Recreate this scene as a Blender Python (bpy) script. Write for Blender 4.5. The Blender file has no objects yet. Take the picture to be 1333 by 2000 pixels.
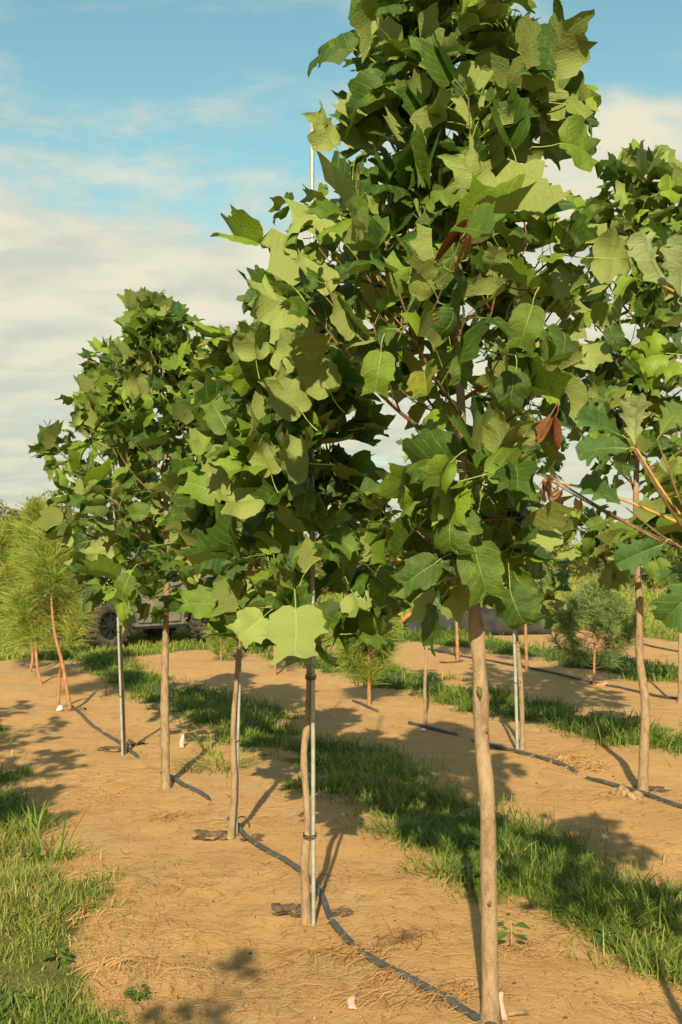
import bpy, bmesh, math, random
import numpy as np
from mathutils import Vector, Matrix

R = math.radians
SC = bpy.context.scene
COL = SC.collection

# ------------------------------------------------------------------ camera
FPX, CX, HORIZON, EYE = 2300.0, 666.5, 1066.0, 1.55      # lens in pixels of a 2000 high frame
cam = bpy.data.cameras.new("camera")
cam_o = bpy.data.objects.new("camera", cam)
COL.objects.link(cam_o)
cam.sensor_fit = 'VERTICAL'
cam.sensor_height = 36.0
cam.sensor_width = 24.0
cam.lens = 36.0 * FPX / 2000.0
cam.shift_y = (HORIZON - 1000.0) / 2000.0
cam.clip_start = 0.05
cam.clip_end = 6000
cam.dof.use_dof = True
cam.dof.focus_distance = 4.8
cam.dof.aperture_fstop = 9.0
cam_o.location = (0, 0, EYE)
cam_o.rotation_euler = (R(90), 0, 0)
SC.camera = cam_o

# ------------------------------------------------------------------ sky, sun, exposure
SUN_AZ, SUN_EL = R(4.8), R(29.0)
light_dir = Vector((math.sin(SUN_AZ) * math.cos(SUN_EL), math.cos(SUN_AZ) * math.cos(SUN_EL), -math.sin(SUN_EL)))
SUN_VEC = np.array([-light_dir.x, -light_dir.y, -light_dir.z])
SC.view_settings.view_transform = 'Standard'
SC.view_settings.look = 'None'
SC.view_settings.gamma = 1.0
SC.view_settings.exposure = 0.65

sun = bpy.data.lights.new("sun", 'SUN')
sun.energy = 5.0
sun.angle = R(0.53)
sun.color = (1.0, 0.85, 0.56)
sun_o = bpy.data.objects.new("sun", sun)
COL.objects.link(sun_o)
sun_o.rotation_euler = light_dir.to_track_quat('-Z', 'Y').to_euler()
sun_o.location = (-3, -20, 15)


class NT:
    """small node-tree writer"""
    def __init__(self, tree):
        self.t = tree
        tree.nodes.clear()

    def n(self, kind, **kw):
        nd = self.t.nodes.new(kind)
        for k, v in kw.items():
            setattr(nd, k, v)
        return nd

    def put(self, sock, v):
        if v is None:
            return
        if isinstance(v, bpy.types.NodeSocket):
            self.t.links.new(v, sock)
        elif isinstance(v, (tuple, list)) and len(v) == 3 and sock.type == 'RGBA':
            sock.default_value = (*v, 1)
        else:
            sock.default_value = v

    def math(self, op, a, b=None, c=None, clamp=False):
        nd = self.n('ShaderNodeMath', operation=op, use_clamp=clamp)
        for i, v in enumerate((a, b, c)):
            if v is not None:
                self.put(nd.inputs[i], v)
        return nd.outputs[0]

    def mix(self, f, a, b, blend='MIX'):
        nd = self.n('ShaderNodeMix', data_type='RGBA', blend_type=blend)
        self.put(nd.inputs[0], f)
        self.put(nd.inputs[6], a)
        self.put(nd.inputs[7], b)
        return nd.outputs[2]

    def step(self, v, lo, hi, a=0.0, b=1.0):
        nd = self.n('ShaderNodeMapRange', interpolation_type='SMOOTHSTEP')
        self.put(nd.inputs[0], v)
        nd.inputs[1].default_value = lo
        nd.inputs[2].default_value = hi
        nd.inputs[3].default_value = a
        nd.inputs[4].default_value = b
        return nd.outputs[0]

    def noise(self, vec, scale, detail=4.0, rough=0.55, dist=0.0, out=0):
        nd = self.n('ShaderNodeTexNoise')
        self.put(nd.inputs['Vector'], vec)
        nd.inputs['Scale'].default_value = scale
        nd.inputs['Detail'].default_value = detail
        nd.inputs['Roughness'].default_value = rough
        nd.inputs['Distortion'].default_value = dist
        return nd.outputs[out]

    def mapping(self, vec, scale=(1, 1, 1), rot=(0, 0, 0), loc=(0, 0, 0)):
        nd = self.n('ShaderNodeMapping')
        self.put(nd.inputs[0], vec)
        nd.inputs[1].default_value = loc
        nd.inputs[2].default_value = rot
        nd.inputs[3].default_value = scale
        return nd.outputs[0]

    def bump(self, h, strength=0.3, dist=0.01):
        nd = self.n('ShaderNodeBump')
        nd.inputs['Strength'].default_value = strength
        nd.inputs['Distance'].default_value = dist
        self.put(nd.inputs['Height'], h)
        return nd.outputs[0]

    def bsdf(self, col, rough=0.6, spec=0.3, normal=None, metal=0.0):
        nd = self.n('ShaderNodeBsdfPrincipled')
        self.put(nd.inputs['Base Color'], col)
        self.put(nd.inputs['Roughness'], rough)
        self.put(nd.inputs['Specular IOR Level'], spec)
        self.put(nd.inputs['Metallic'], metal)
        if normal is not None:
            self.put(nd.inputs['Normal'], normal)
        return nd.outputs[0]

    def out(self, sh, kind='ShaderNodeOutputMaterial'):
        nd = self.n(kind)
        self.put(nd.inputs[0], sh)


world = bpy.data.worlds.new("World")
SC.world = world
world.use_nodes = True
w = NT(world.node_tree)
sky = w.n('ShaderNodeTexSky', sky_type='NISHITA')
sky.sun_disc = False
sky.sun_elevation = SUN_EL
sky.sun_rotation = R(180) + SUN_AZ
sky.air_density = 1.2
sky.dust_density = 0.6
sky.ozone_density = 1.4
gen = w.n('ShaderNodeTexCoord').outputs['Generated']
sep = w.n('ShaderNodeSeparateXYZ')
w.put(sep.inputs[0], gen)
zc = w.math('MAXIMUM', sep.outputs[2], 0.0)
zd = w.math('ADD', zc, 0.16)
comb = w.n('ShaderNodeCombineXYZ')
w.put(comb.inputs[0], w.math('DIVIDE', sep.outputs[0], zd))
w.put(comb.inputs[1], w.math('DIVIDE', sep.outputs[1], zd))
plane = comb.outputs[0]
c1 = w.noise(w.mapping(plane, scale=(1.0, 1.25, 1), loc=(15.307, 29.961, 0)), 1.25, 10, 0.62, 0.35)
c2 = w.noise(w.mapping(plane, scale=(1.4, 2.2, 1), loc=(7.7, 2.2, 0)), 2.6, 7, 0.55, 0.3)
bias = w.step(zc, 0.18, 0.43, 0.29, -0.03)
cover = w.math('ADD', w.math('ADD', c1, w.math('MULTIPLY', w.math('SUBTRACT', c2, 0.5), 0.42)), bias)
mask = w.step(cover, 0.43, 0.70, 0.0, 0.95)
shade = w.step(w.math('ADD', c2, w.math('MULTIPLY', c1, 0.4)), 0.52, 0.86)
lowz = w.step(zc, 0.0, 0.24)
cloud_a = w.mix(lowz, (5.1, 5.6, 4.8), (6.0, 6.0, 4.9))
cloud_b = w.mix(lowz, (6.9, 6.6, 5.1), (8.0, 7.4, 5.6))
cloud = w.mix(shade, cloud_a, cloud_b)
blue = w.mix(1.0, sky.outputs[0], (1.13, 1.5, 1.18), 'MULTIPLY')
skycol = w.mix(mask, blue, cloud)
bg = w.n('ShaderNodeBackground')
w.put(bg.inputs[0], skycol)
bg.inputs[1].default_value = 0.069
w.out(bg.outputs[0], 'ShaderNodeOutputWorld')

# ------------------------------------------------------------------ place: rows of the nursery
TH = math.atan((CX + 300.0) / FPX)              # the rows run 22.8 degrees left of the view
CT, ST = math.cos(TH), math.sin(TH)


def uv_of(x, y):
    return -x * ST + y * CT, x * CT + y * ST    # along the row, across the rows


def xy_of(u, v):
    return -u * ST + v * CT, u * CT + v * ST


def depth(py):
    return FPX * EYE / (py - HORIZON)


def spot(px, py):                                # where a point of the ground stands
    y = depth(py)
    return (px - CX) / FPX * y, y


def at(px, py, y):                               # a point at distance y
    return np.array([(px - CX) / FPX * y, y, EYE - (py - HORIZON) / FPX * y])


_tab = np.random.default_rng(11).random((256, 256))


def vnoise(x, y, s=1.0, off=0):
    x = np.asarray(x, float) * s + off * 17.3
    y = np.asarray(y, float) * s + off * 5.9
    xi, yi = np.floor(x).astype(int), np.floor(y).astype(int)
    fx, fy = x - xi, y - yi
    fx, fy = fx * fx * (3 - 2 * fx), fy * fy * (3 - 2 * fy)
    g = lambda a, b: _tab[a & 255, b & 255]
    return (g(xi, yi) * (1 - fx) + g(xi + 1, yi) * fx) * (1 - fy) + (g(xi, yi + 1) * (1 - fx) + g(xi + 1, yi + 1) * fx) * fy


def grassy(x, y):
    """1 on the grass strips and the meadow, 0 on the mulched rows"""
    x, y = np.asarray(x, float), np.asarray(y, float)
    u, v = uv_of(x, y)
    e = (vnoise(x, y, 1.6) - 0.5) * 0.5 + (vnoise(x, y, 5.0, 3) - 0.5) * 0.34
    ve = v + e
    g = np.zeros_like(x)
    g = np.maximum(g, ((ve > -0.35) & (ve < 0.80 + np.clip((u - 4.5) * 0.075, 0, 0.34))).astype(float))
    for a, b in ((-3.6, -1.9), (2.9, 3.45), (5.55, 6.25), (8.6, 9.7), (12.4, 900)):
        g = np.maximum(g, ((ve > a) & (ve < b)).astype(float))
    end = 16.4 + np.clip((v - 3) * 0.18, -0.4, 2.5) + e * 1.2
    g = np.maximum(g, (u > end).astype(float))
    g = np.maximum(g, (v < -5).astype(float))
    g = np.maximum(g, (u < -4).astype(float))
    return g


def gz(x, y):
    x, y = np.asarray(x, float), np.asarray(y, float)
    d = np.hypot(x, y)
    f = np.clip(1.5 - d / 25.0, 0, 1)
    return f * ((vnoise(x, y, 1.3, 1) - 0.5) * 0.05 + (vnoise(x, y, 4.5, 2) - 0.5) * 0.016 + (vnoise(x, y, 13, 4) - 0.5) * 0.006)


# ------------------------------------------------------------------ helpers
def link(o, parent=None):
    COL.objects.link(o)
    if parent is not None:
        o.parent = parent
    return o


def tag(o, label=None, cat=None, group=None, kind=None):
    if label: o['label'] = label
    if cat: o['category'] = cat
    if group: o['group'] = group
    if kind: o['kind'] = kind
    return o


def thing(name, label, cat, loc, rz=0.0, group=None):
    o = bpy.data.objects.new(name, None)
    o.empty_display_size = 0.1
    o.location = loc
    o.rotation_euler = (0, 0, rz)
    link(o)
    return tag(o, label, cat, group)


def np_mesh(name, verts, tris, attrs=None, smooth=False):
    me = bpy.data.meshes.new(name)
    verts = np.ascontiguousarray(verts, dtype=np.float32)
    tris = np.ascontiguousarray(tris, dtype=np.int32)
    me.vertices.add(len(verts))
    me.vertices.foreach_set('co', verts.ravel())
    me.loops.add(tris.size)
    me.loops.foreach_set('vertex_index', tris.ravel())
    me.polygons.add(len(tris))
    me.polygons.foreach_set('loop_start', np.arange(0, tris.size, tris.shape[1], dtype=np.int32))
    for k, v in (attrs or {}).items():
        a = me.attributes.new(k, 'FLOAT', 'POINT')
        a.data.foreach_set('value', np.ascontiguousarray(v, dtype=np.float32))
    me.update(calc_edges=True)
    if smooth:
        me.polygons.foreach_set('use_smooth', np.ones(len(tris), dtype=bool))
    return me


def obj(name, me, mat, parent=None, loc=None):
    o = bpy.data.objects.new(name, me)
    if mat is not None and not me.materials:
        me.materials.append(mat)
    link(o, parent)
    if loc is not None:
        o.location = loc
    return o


def tube_arrays(pts, rad, sides=7, cap=True):
    pts = np.asarray(pts, float)
    n = len(pts)
    rad = np.asarray(rad, float) * np.ones(n)
    tan = np.gradient(pts, axis=0)
    tan /= np.linalg.norm(tan, axis=1)[:, None] + 1e-9
    ref = np.array([0.31, 0.87, 0.12])
    if abs(np.dot(tan[0], ref / np.linalg.norm(ref))) > 0.9:
        ref = np.array([0.9, 0.05, 0.3])
    verts = []
    nrm = None
    for i in range(n):
        if nrm is None:
            nrm = np.cross(tan[i], ref)
        nrm = nrm - tan[i] * np.dot(nrm, tan[i])
        nrm /= np.linalg.norm(nrm) + 1e-9
        b = np.cross(tan[i], nrm)
        a = np.arange(sides) * 2 * np.pi / sides
        verts.append(pts[i] + rad[i] * (np.cos(a)[:, None] * nrm + np.sin(a)[:, None] * b))
    verts = np.vstack(verts)
    faces = []
    for i in range(n - 1):
        for k in range(sides):
            a, b = i * sides + k, i * sides + (k + 1) % sides
            faces.append((a, b, b + sides, a + sides))
    if cap:
        faces.append(tuple(range(sides))[::-1])
        faces.append(tuple((n - 1) * sides + k for k in range(sides)))
    return verts, faces


def tube(name, pts, rad, mat, parent=None, sides=7, smooth=True):
    v, f = tube_arrays(pts, rad, sides)
    me = bpy.data.meshes.new(name)
    me.from_pydata(v.tolist(), [], f)
    if smooth:
        me.polygons.foreach_set('use_smooth', np.array([len(p) == 4 for p in f]))
    return obj(name, me, mat, parent)


def curve_pts(ctrl, n=24):
    """Catmull-Rom through control points"""
    c = np.asarray(ctrl, float)
    c = np.vstack([2 * c[0] - c[1], c, 2 * c[-1] - c[-2]])
    m = len(c) - 3
    out = []
    for t in np.linspace(0, m - 1e-6, n):
        i = int(t)
        f = t - i
        p0, p1, p2, p3 = c[i:i + 4]
        out.append(0.5 * (2 * p1 + (p2 - p0) * f + (2 * p0 - 5 * p1 + 4 * p2 - p3) * f * f + (3 * p1 - p0 - 3 * p2 + p3) * f ** 3))
    return np.array(out)


def bm_obj(name, bm, mat, parent=None, loc=None, rot=None, smooth=False):
    me = bpy.data.meshes.new(name)
    bm.normal_update()
    bm.to_mesh(me)
    bm.free()
    if smooth:
        me.polygons.foreach_set('use_smooth', np.ones(len(me.polygons), dtype=bool))
    o = obj(name, me, mat, parent, loc)
    if rot is not None:
        o.rotation_euler = rot
    return o


def box(name, size, loc, mat, parent=None, bevel=0.01, rot=None, seg=2):
    bm = bmesh.new()
    bmesh.ops.create_cube(bm, size=1)
    for v in bm.verts:
        v.co = Vector((v.co.x * size[0], v.co.y * size[1], v.co.z * size[2]))
    if bevel:
        bmesh.ops.bevel(bm, geom=bm.edges[:], offset=bevel, segments=seg, affect='EDGES', profile=0.6)
    return bm_obj(name, bm, mat, parent, loc, rot)


def prism(name, prof, y0, y1, mat, parent=None, bevel=0.012):
    """side profile (x, z) pulled out from y0 to y1"""
    bm = bmesh.new()
    vs = [bm.verts.new((x, y0, z)) for x, z in prof]
    f = bm.faces.new(vs)
    r = bmesh.ops.extrude_face_region(bm, geom=[f])
    bmesh.ops.translate(bm, vec=(0, y1 - y0, 0), verts=[e for e in r['geom'] if isinstance(e, bmesh.types.BMVert)])
    bmesh.ops.recalc_face_normals(bm, faces=bm.faces[:])
    if bevel:
        ed = [e for e in bm.edges if len(e.link_faces) == 2 and e.calc_face_angle(0) > 0.6]
        bmesh.ops.bevel(bm, geom=ed, offset=bevel, segments=2, affect='EDGES', profile=0.6)
    return bm_obj(name, bm, mat, parent)


# ------------------------------------------------------------------ materials
def material(name):
    m = bpy.data.materials.new(name)
    m.use_nodes = True
    return m, NT(m.node_tree)


def simple(name, col, rough=0.6, spec=0.3, metal=0.0, grime=0.25, scale=9.0, bump=0.0):
    m, t = material(name)
    tc = t.n('ShaderNodeTexCoord').outputs['Object']
    n = t.noise(tc, scale, 6, 0.6)
    c = t.mix(t.step(n, 0.35, 0.7), tuple(x * (1 - grime) for x in col), tuple(min(1, x * (1 + grime * 0.5)) for x in col))
    nm = t.bump(t.noise(tc, scale * 6, 4), bump, 0.01) if bump else None
    t.out(t.bsdf(c, t.step(n, 0.2, 0.8, max(0.05, rough - 0.12), min(1, rough + 0.1)), spec, nm, metal))
    return m


def leaf_material(name, top_a, top_b, under, trans, yellow=0.99, vein_n=6.0, slope=0.95, gloss=0.40):
    m, t = material(name)
    uvn = t.n('ShaderNodeUVMap')
    sp = t.n('ShaderNodeSeparateXYZ')
    t.put(sp.inputs[0], uvn.outputs[0])
    ax = t.math('ABSOLUTE', t.math('SUBTRACT', sp.outputs[0], 0.5))
    y = sp.outputs[1]
    mid = t.step(t.math('DIVIDE', ax, t.math('SUBTRACT', 1.08, y)), 0.005, 0.016, 1.0, 0.0)
    q = t.math('FRACT', t.math('MULTIPLY', t.math('SUBTRACT', y, t.math('MULTIPLY', ax, slope)), vein_n))
    lat = t.step(t.math('ABSOLUTE', t.math('SUBTRACT', q, 0.5)), 0.0, 0.055, 1.0, 0.0)
    lat = t.math('MULTIPLY', lat, t.step(ax, 0.30, 0.44, 0.75, 0.15))
    vein = t.math('MAXIMUM', mid, t.math('MULTIPLY', lat, 0.8))
    rnd0 = t.n('ShaderNodeObjectInfo').outputs['Random']
    at_n = t.n('ShaderNodeAttribute', attribute_name='tint')
    rnd = t.math('FRACT', t.math('ADD', rnd0, at_n.outputs['Fac']))
    rb = t.math('FRACT', t.math('MULTIPLY', rnd, 7.31))
    rc = t.math('FRACT', t.math('MULTIPLY', rnd, 23.7))
    vec = t.n('ShaderNodeVectorMath', operation='ADD')
    t.put(vec.inputs[0], uvn.outputs[0])
    cb = t.n('ShaderNodeCombineXYZ')
    t.put(cb.inputs[0], t.math('MULTIPLY', rnd, 40.0))
    t.put(vec.inputs[1], cb.outputs[0])
    blot = t.noise(vec.outputs[0], 3.2, 5, 0.6)
    fine = t.noise(vec.outputs[0], 26.0, 5, 0.65)
    c_top = t.mix(t.math('POWER', rb, 2.3), top_a, top_b)
    c_top = t.mix(t.step(blot, 0.45, 0.8, 0.0, 0.35), c_top, tuple(x * 1.35 for x in top_b))
    c_top = t.mix(t.math('MULTIPLY', t.step(rc, yellow, 1.0), t.step(blot, 0.35, 0.6)), c_top, (0.36, 0.30, 0.035))
    c_top = t.mix(t.math('MULTIPLY', t.step(blot, 0.70, 0.76), t.step(rb, 0.6, 0.9)), c_top, (0.16, 0.085, 0.03))
    c_top = t.mix(t.step(fine, 0.35, 0.65, 0.18, 0.0), c_top, tuple(x * 0.6 for x in top_a))
    c_top = t.mix(t.math('MULTIPLY', vein, 0.6), c_top, (0.34, 0.40, 0.11))
    spots = t.math('MULTIPLY', t.step(t.noise(vec.outputs[0], 13.0, 3, 0.5), 0.665, 0.70), t.step(rc, 0.35, 0.6))
    c_top = t.mix(t.math('MULTIPLY', spots, 0.8), c_top, (0.10, 0.055, 0.02))
    c_un = t.mix(rb, under, tuple(x * 0.78 for x in under))
    c_un = t.mix(t.step(blot, 0.5, 0.8, 0, 0.4), c_un, tuple(x * 0.8 for x in under))
    c_un = t.mix(t.math('MULTIPLY', vein, 0.5), c_un, tuple(min(1, x * 1.45) for x in under))
    back = t.n('ShaderNodeNewGeometry').outputs['Backfacing']
    col = t.mix(back, c_top, c_un)
    h = t.math('ADD', t.math('MULTIPLY', vein, -0.8), t.math('ADD', t.math('MULTIPLY', fine, 0.7), t.math('MULTIPLY', blot, 1.6)))
    nm = t.bump(h, 0.45, 0.012)
    rough = t.math('ADD', t.math('MULTIPLY', back, 0.25), t.step(fine, 0.2, 0.8, gloss - 0.05, gloss + 0.1))
    sh = t.bsdf(col, rough, 0.26, nm)
    tr = t.n('ShaderNodeBsdfTranslucent')
    t.put(tr.inputs[0], t.mix(rb, trans, tuple(x * 0.6 for x in trans)))
    mx = t.n('ShaderNodeMixShader')
    mx.inputs[0].default_value = 0.17
    t.put(mx.inputs[1], sh)
    t.put(mx.inputs[2], tr.outputs[0])
    t.out(mx.outputs[0])
    return m


M = {}
M['tulip'] = leaf_material('tulip_leaf', (0.028, 0.066, 0.011), (0.195, 0.290, 0.024), (0.265, 0.315, 0.088), (0.20, 0.42, 0.04))
M['oak'] = leaf_material('oak_leaf', (0.05, 0.11, 0.028), (0.11, 0.20, 0.04), (0.29, 0.345, 0.15), (0.2, 0.36, 0.05), vein_n=7.5, slope=0.8)
M['weed'] = leaf_material('weed_leaf', (0.04, 0.09, 0.015), (0.09, 0.16, 0.025), (0.14, 0.2, 0.06), (0.2, 0.34, 0.04))
M['petiole'] = simple('petiole', (0.27, 0.33, 0.075), 0.45, 0.3, grime=0.2)
M['dead'] = simple('dead_leaf', (0.34, 0.14, 0.05), 0.75, 0.15, grime=0.5, scale=30, bump=0.3)
M['dead_pale'] = simple('dry_leaf', (0.45, 0.27, 0.12), 0.75, 0.15, grime=0.35, scale=30, bump=0.3)


def bark(name, a, b, speck, amount=0.35, sc=1.0):
    m, t = material(name)
    tc = t.n('ShaderNodeTexCoord').outputs['Object']
    st = t.mapping(tc, scale=(1, 1, 0.28))
    n1 = t.noise(tc, 7 * sc, 6, 0.6)
    n2 = t.noise(st, 60 * sc, 5, 0.65)
    vo = t.n('ShaderNodeTexVoronoi')
    t.put(vo.inputs['Vector'], t.mapping(tc, scale=(1, 1, 0.55)))
    vo.inputs['Scale'].default_value = 190 * sc
    sp = t.step(vo.outputs['Distance'], 0.12, 0.34, 1.0, 0.0)
    sp = t.math('MULTIPLY', sp, t.step(t.noise(tc, 40 * sc, 3), 0.38, 0.6))
    c = t.mix(t.step(n1, 0.3, 0.7), a, b)
    c = t.mix(t.step(n2, 0.42, 0.70, 0, 0.65), c, tuple(x * 0.5 for x in a))
    c = t.mix(t.step(t.noise(tc, 16 * sc, 5, 0.65), 0.55, 0.7, 0, 0.4), c, tuple(x * 0.62 for x in a))
    c = t.mix(t.math('MULTIPLY', sp, amount), c, speck)
    h = t.math('ADD', t.math('MULTIPLY', n2, 1.0), t.math('MULTIPLY', sp, 0.5))
    t.out(t.bsdf(c, 0.8, 0.2, t.bump(h, 0.8, 0.005)))
    return m


M['bark'] = bark('tulip_bark', (0.25, 0.165, 0.095), (0.34, 0.245, 0.15), (0.62, 0.54, 0.40), 0.75)
M['twig'] = bark('twig_bark', (0.16, 0.085, 0.045), (0.25, 0.15, 0.08), (0.4, 0.3, 0.2), 0.3, 2.0)
M['oaktwig'] = simple('oak_twig', (0.46, 0.27, 0.055), 0.5, 0.3, grime=0.35, scale=40)
M['pinebark'] = bark('pine_bark', (0.32, 0.155, 0.068), (0.43, 0.235, 0.11), (0.5, 0.33, 0.2), 0.3)
M['pipe'] = simple('stake_metal', (0.37, 0.38, 0.34), 0.48, 0.4, 0.25, grime=0.22, scale=14)
M['black_wire'] = simple('black_tie', (0.025, 0.024, 0.022), 0.6)
M['hose'] = simple('hose_plastic', (0.075, 0.078, 0.074), 0.55, 0.4, grime=0.35, scale=18, bump=0.1)
M['fabric'] = simple('weed_fabric', (0.13, 0.095, 0.062), 0.9, 0.1, grime=0.5, scale=22, bump=0.5)
M['pink'] = simple('pink_tape', (0.78, 0.34, 0.30), 0.55, 0.3, grime=0.15)
M['white'] = simple('white_plastic', (0.74, 0.72, 0.66), 0.45, 0.4, grime=0.12)
M['stone'] = simple('stone', (0.36, 0.235, 0.125), 0.9, 0.2, grime=0.4, scale=16, bump=0.4)


def blade_material(name, stops, trans=0.3, rough=0.5):
    m, t = material(name)
    a = t.n('ShaderNodeAttribute', attribute_name='tint').outputs['Fac']
    cr = t.n('ShaderNodeValToRGB')
    el = cr.color_ramp.elements
    while len(el) < len(stops):
        el.new(0.5)
    for e, (p, c) in zip(el, stops):
        e.position = p
        e.color = (*c, 1)
    t.put(cr.inputs[0], a)
    sh = t.bsdf(cr.outputs[0], rough, 0.3)
    tr = t.n('ShaderNodeBsdfTranslucent')
    t.put(tr.inputs[0], t.mix(0.5, cr.outputs[0], (0.20, 0.26, 0.03)))
    mx = t.n('ShaderNodeMixShader')
    mx.inputs[0].default_value = trans
    t.put(mx.inputs[1], sh)
    t.put(mx.inputs[2], tr.outputs[0])
    t.out(mx.outputs[0])
    return m


M['grass'] = blade_material('grass_blades', [(0.0, (0.05, 0.115, 0.022)), (0.45, (0.145, 0.215, 0.033)), (0.8, (0.275, 0.315, 0.058)), (0.93, (0.40, 0.34, 0.11)), (1.0, (0.52, 0.37, 0.15))])
M['meadow'] = blade_material('meadow_blades', [(0.0, (0.14, 0.20, 0.03)), (0.5, (0.26, 0.30, 0.05)), (0.85, (0.37, 0.36, 0.085)), (1.0, (0.48, 0.39, 0.14))])
M['straw'] = blade_material('straw_strands', [(0.0, (0.07, 0.04, 0.02)), (0.3, (0.40, 0.215, 0.08)), (0.7, (0.53, 0.32, 0.13)), (1.0, (0.64, 0.45, 0.21))], 0.08, 0.7)
M['needle_y'] = blade_material('pine_needles_yellow', [(0.0, (0.13, 0.22, 0.035)), (0.5, (0.24, 0.325, 0.052)), (0.9, (0.37, 0.42, 0.075)), (1.0, (0.46, 0.34, 0.08))], 0.3)
M['needle_b'] = blade_material('pine_needles_blue', [(0.0, (0.09, 0.155, 0.05)), (0.6, (0.18, 0.26, 0.085)), (1.0, (0.29, 0.35, 0.11))], 0.2)
M['bush_y'] = blade_material('bush_olive', [(0.0, (0.085, 0.095, 0.02)), (0.5, (0.18, 0.18, 0.035)), (1.0, (0.32, 0.28, 0.07))], 0.2)
M['bush_g'] = blade_material('bush_green', [(0.0, (0.03, 0.055, 0.014)), (0.5, (0.08, 0.115, 0.025)), (1.0, (0.19, 0.21, 0.05))], 0.2)

# ground
gm, t = material('ground_soil')
tc = t.n('ShaderNodeTexCoord').outputs['Object']
ga = t.n('ShaderNodeAttribute', attribute_name='grassy').outputs['Fac']
warp = t.noise(tc, 1.4, 3, 0.5, 0, 1)
wv = t.n('ShaderNodeVectorMath', operation='MULTIPLY_ADD')
t.put(wv.inputs[0], warp)
wv.inputs[1].default_value = (0.12, 0.12, 0)
t.put(wv.inputs[2], tc)
fib = None
for k, ang in enumerate((20, 75, -35, 130)):
    f = t.noise(t.mapping(wv.outputs[0], scale=(14, 210, 1), rot=(0, 0, R(ang)), loc=(k * 3.7, k, 0)), 1.0, 4, 0.6)
    f = t.step(f, 0.50, 0.70)
    fib = f if fib is None else t.math('MAXIMUM', fib, f)
big = t.noise(tc, 0.9, 5, 0.6)
mid_n = t.noise(tc, 6.0, 6, 0.62)
grit = t.noise(tc, 150, 4, 0.7)
soil = t.mix(t.step(big, 0.38, 0.62), (0.51, 0.292, 0.122), (0.485, 0.305, 0.142))
soil = t.mix(t.step(mid_n, 0.42, 0.70, 0, 0.50), soil, (0.36, 0.20, 0.088))
crk = t.n('ShaderNodeTexVoronoi', feature='DISTANCE_TO_EDGE')
t.put(crk.inputs['Vector'], wv.outputs[0])
crk.inputs['Scale'].default_value = 9.0
crack = t.math('MULTIPLY', t.step(crk.outputs['Distance'], 0.0, 0.022, 1.0, 0.0), t.step(t.noise(tc, 3.3, 4, 0.6), 0.55, 0.66))
soil = t.mix(t.math('MULTIPLY', crack, 0.6), soil, (0.16, 0.085, 0.04))
soil = t.mix(t.math('MULTIPLY', fib, t.step(mid_n, 0.3, 0.6, 0.28, 0.08)), soil, (0.57, 0.37, 0.17))
soil = t.mix(t.step(grit, 0.56, 0.72, 0, 0.35), soil, (0.22, 0.12, 0.055))
soil = t.mix(t.step(t.noise(tc, 2.6, 6, 0.65), 0.52, 0.68, 0, 0.55), soil, (0.52, 0.28, 0.10))
soil = t.mix(t.step(t.noise(tc, 1.7, 6, 0.65, 0.4), 0.60, 0.75, 0, 0.4), soil, (0.44, 0.30, 0.15))
turf = t.mix(t.step(mid_n, 0.3, 0.7), (0.075, 0.085, 0.022), (0.16, 0.15, 0.045))
far = t.noise(tc, 0.25, 5, 0.6)
turf = t.mix(t.step(far, 0.4, 0.65, 0, 0.5), turf, (0.19, 0.20, 0.045))
gcol = t.mix(ga, soil, turf)
lump = t.noise(tc, 38.0, 6, 0.7)
hh = t.math('ADD', t.math('MULTIPLY', fib, 0.10), t.math('ADD', t.math('MULTIPLY', lump, 0.8), t.math('ADD', t.math('MULTIPLY', mid_n, 0.55), t.math('SUBTRACT', t.math('MULTIPLY', grit, 0.3), t.math('MULTIPLY', crack, 0.8)))))
t.out(t.bsdf(gcol, 0.92, 0.12, t.bump(hh, 0.6, 0.014)))
M['ground'] = gm

# ------------------------------------------------------------------ ground sheet
def lines(*segs):
    out = []
    for a, b, s in segs:
        out += list(np.arange(a, b - 1e-6, s))
    return np.array(out)


geo = np.geomspace(1, 60, 22)
xs = np.concatenate([-14 - 30 * geo[::-1], lines((-14, -3.4, 0.25), (-3.4, 3.4, 0.045), (3.4, 14, 0.25)), 14 + 30 * geo])
ys = np.concatenate([-6 - 30 * geo[::-1], lines((-6, 2.4, 0.3), (2.4, 11.5, 0.045), (11.5, 24, 0.14), (24, 60, 0.8)), 60 + 40 * geo])
GX, GY = np.meshgrid(xs, ys)
nx, ny = len(xs), len(ys)
gv = np.stack([GX.ravel(), GY.ravel(), gz(GX.ravel(), GY.ravel())], 1)
ii = np.arange(nx * ny).reshape(ny, nx)
gq = np.stack([ii[:-1, :-1].ravel(), ii[:-1, 1:].ravel(), ii[1:, 1:].ravel(), ii[1:, :-1].ravel()], 1)
me = np_mesh('ground', gv, gq, {'grassy': grassy(GX.ravel(), GY.ravel())}, True)
tag(obj('ground', me, M['ground']), 'tan mulched soil rows between strips of green grass', None, None, 'structure')


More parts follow.
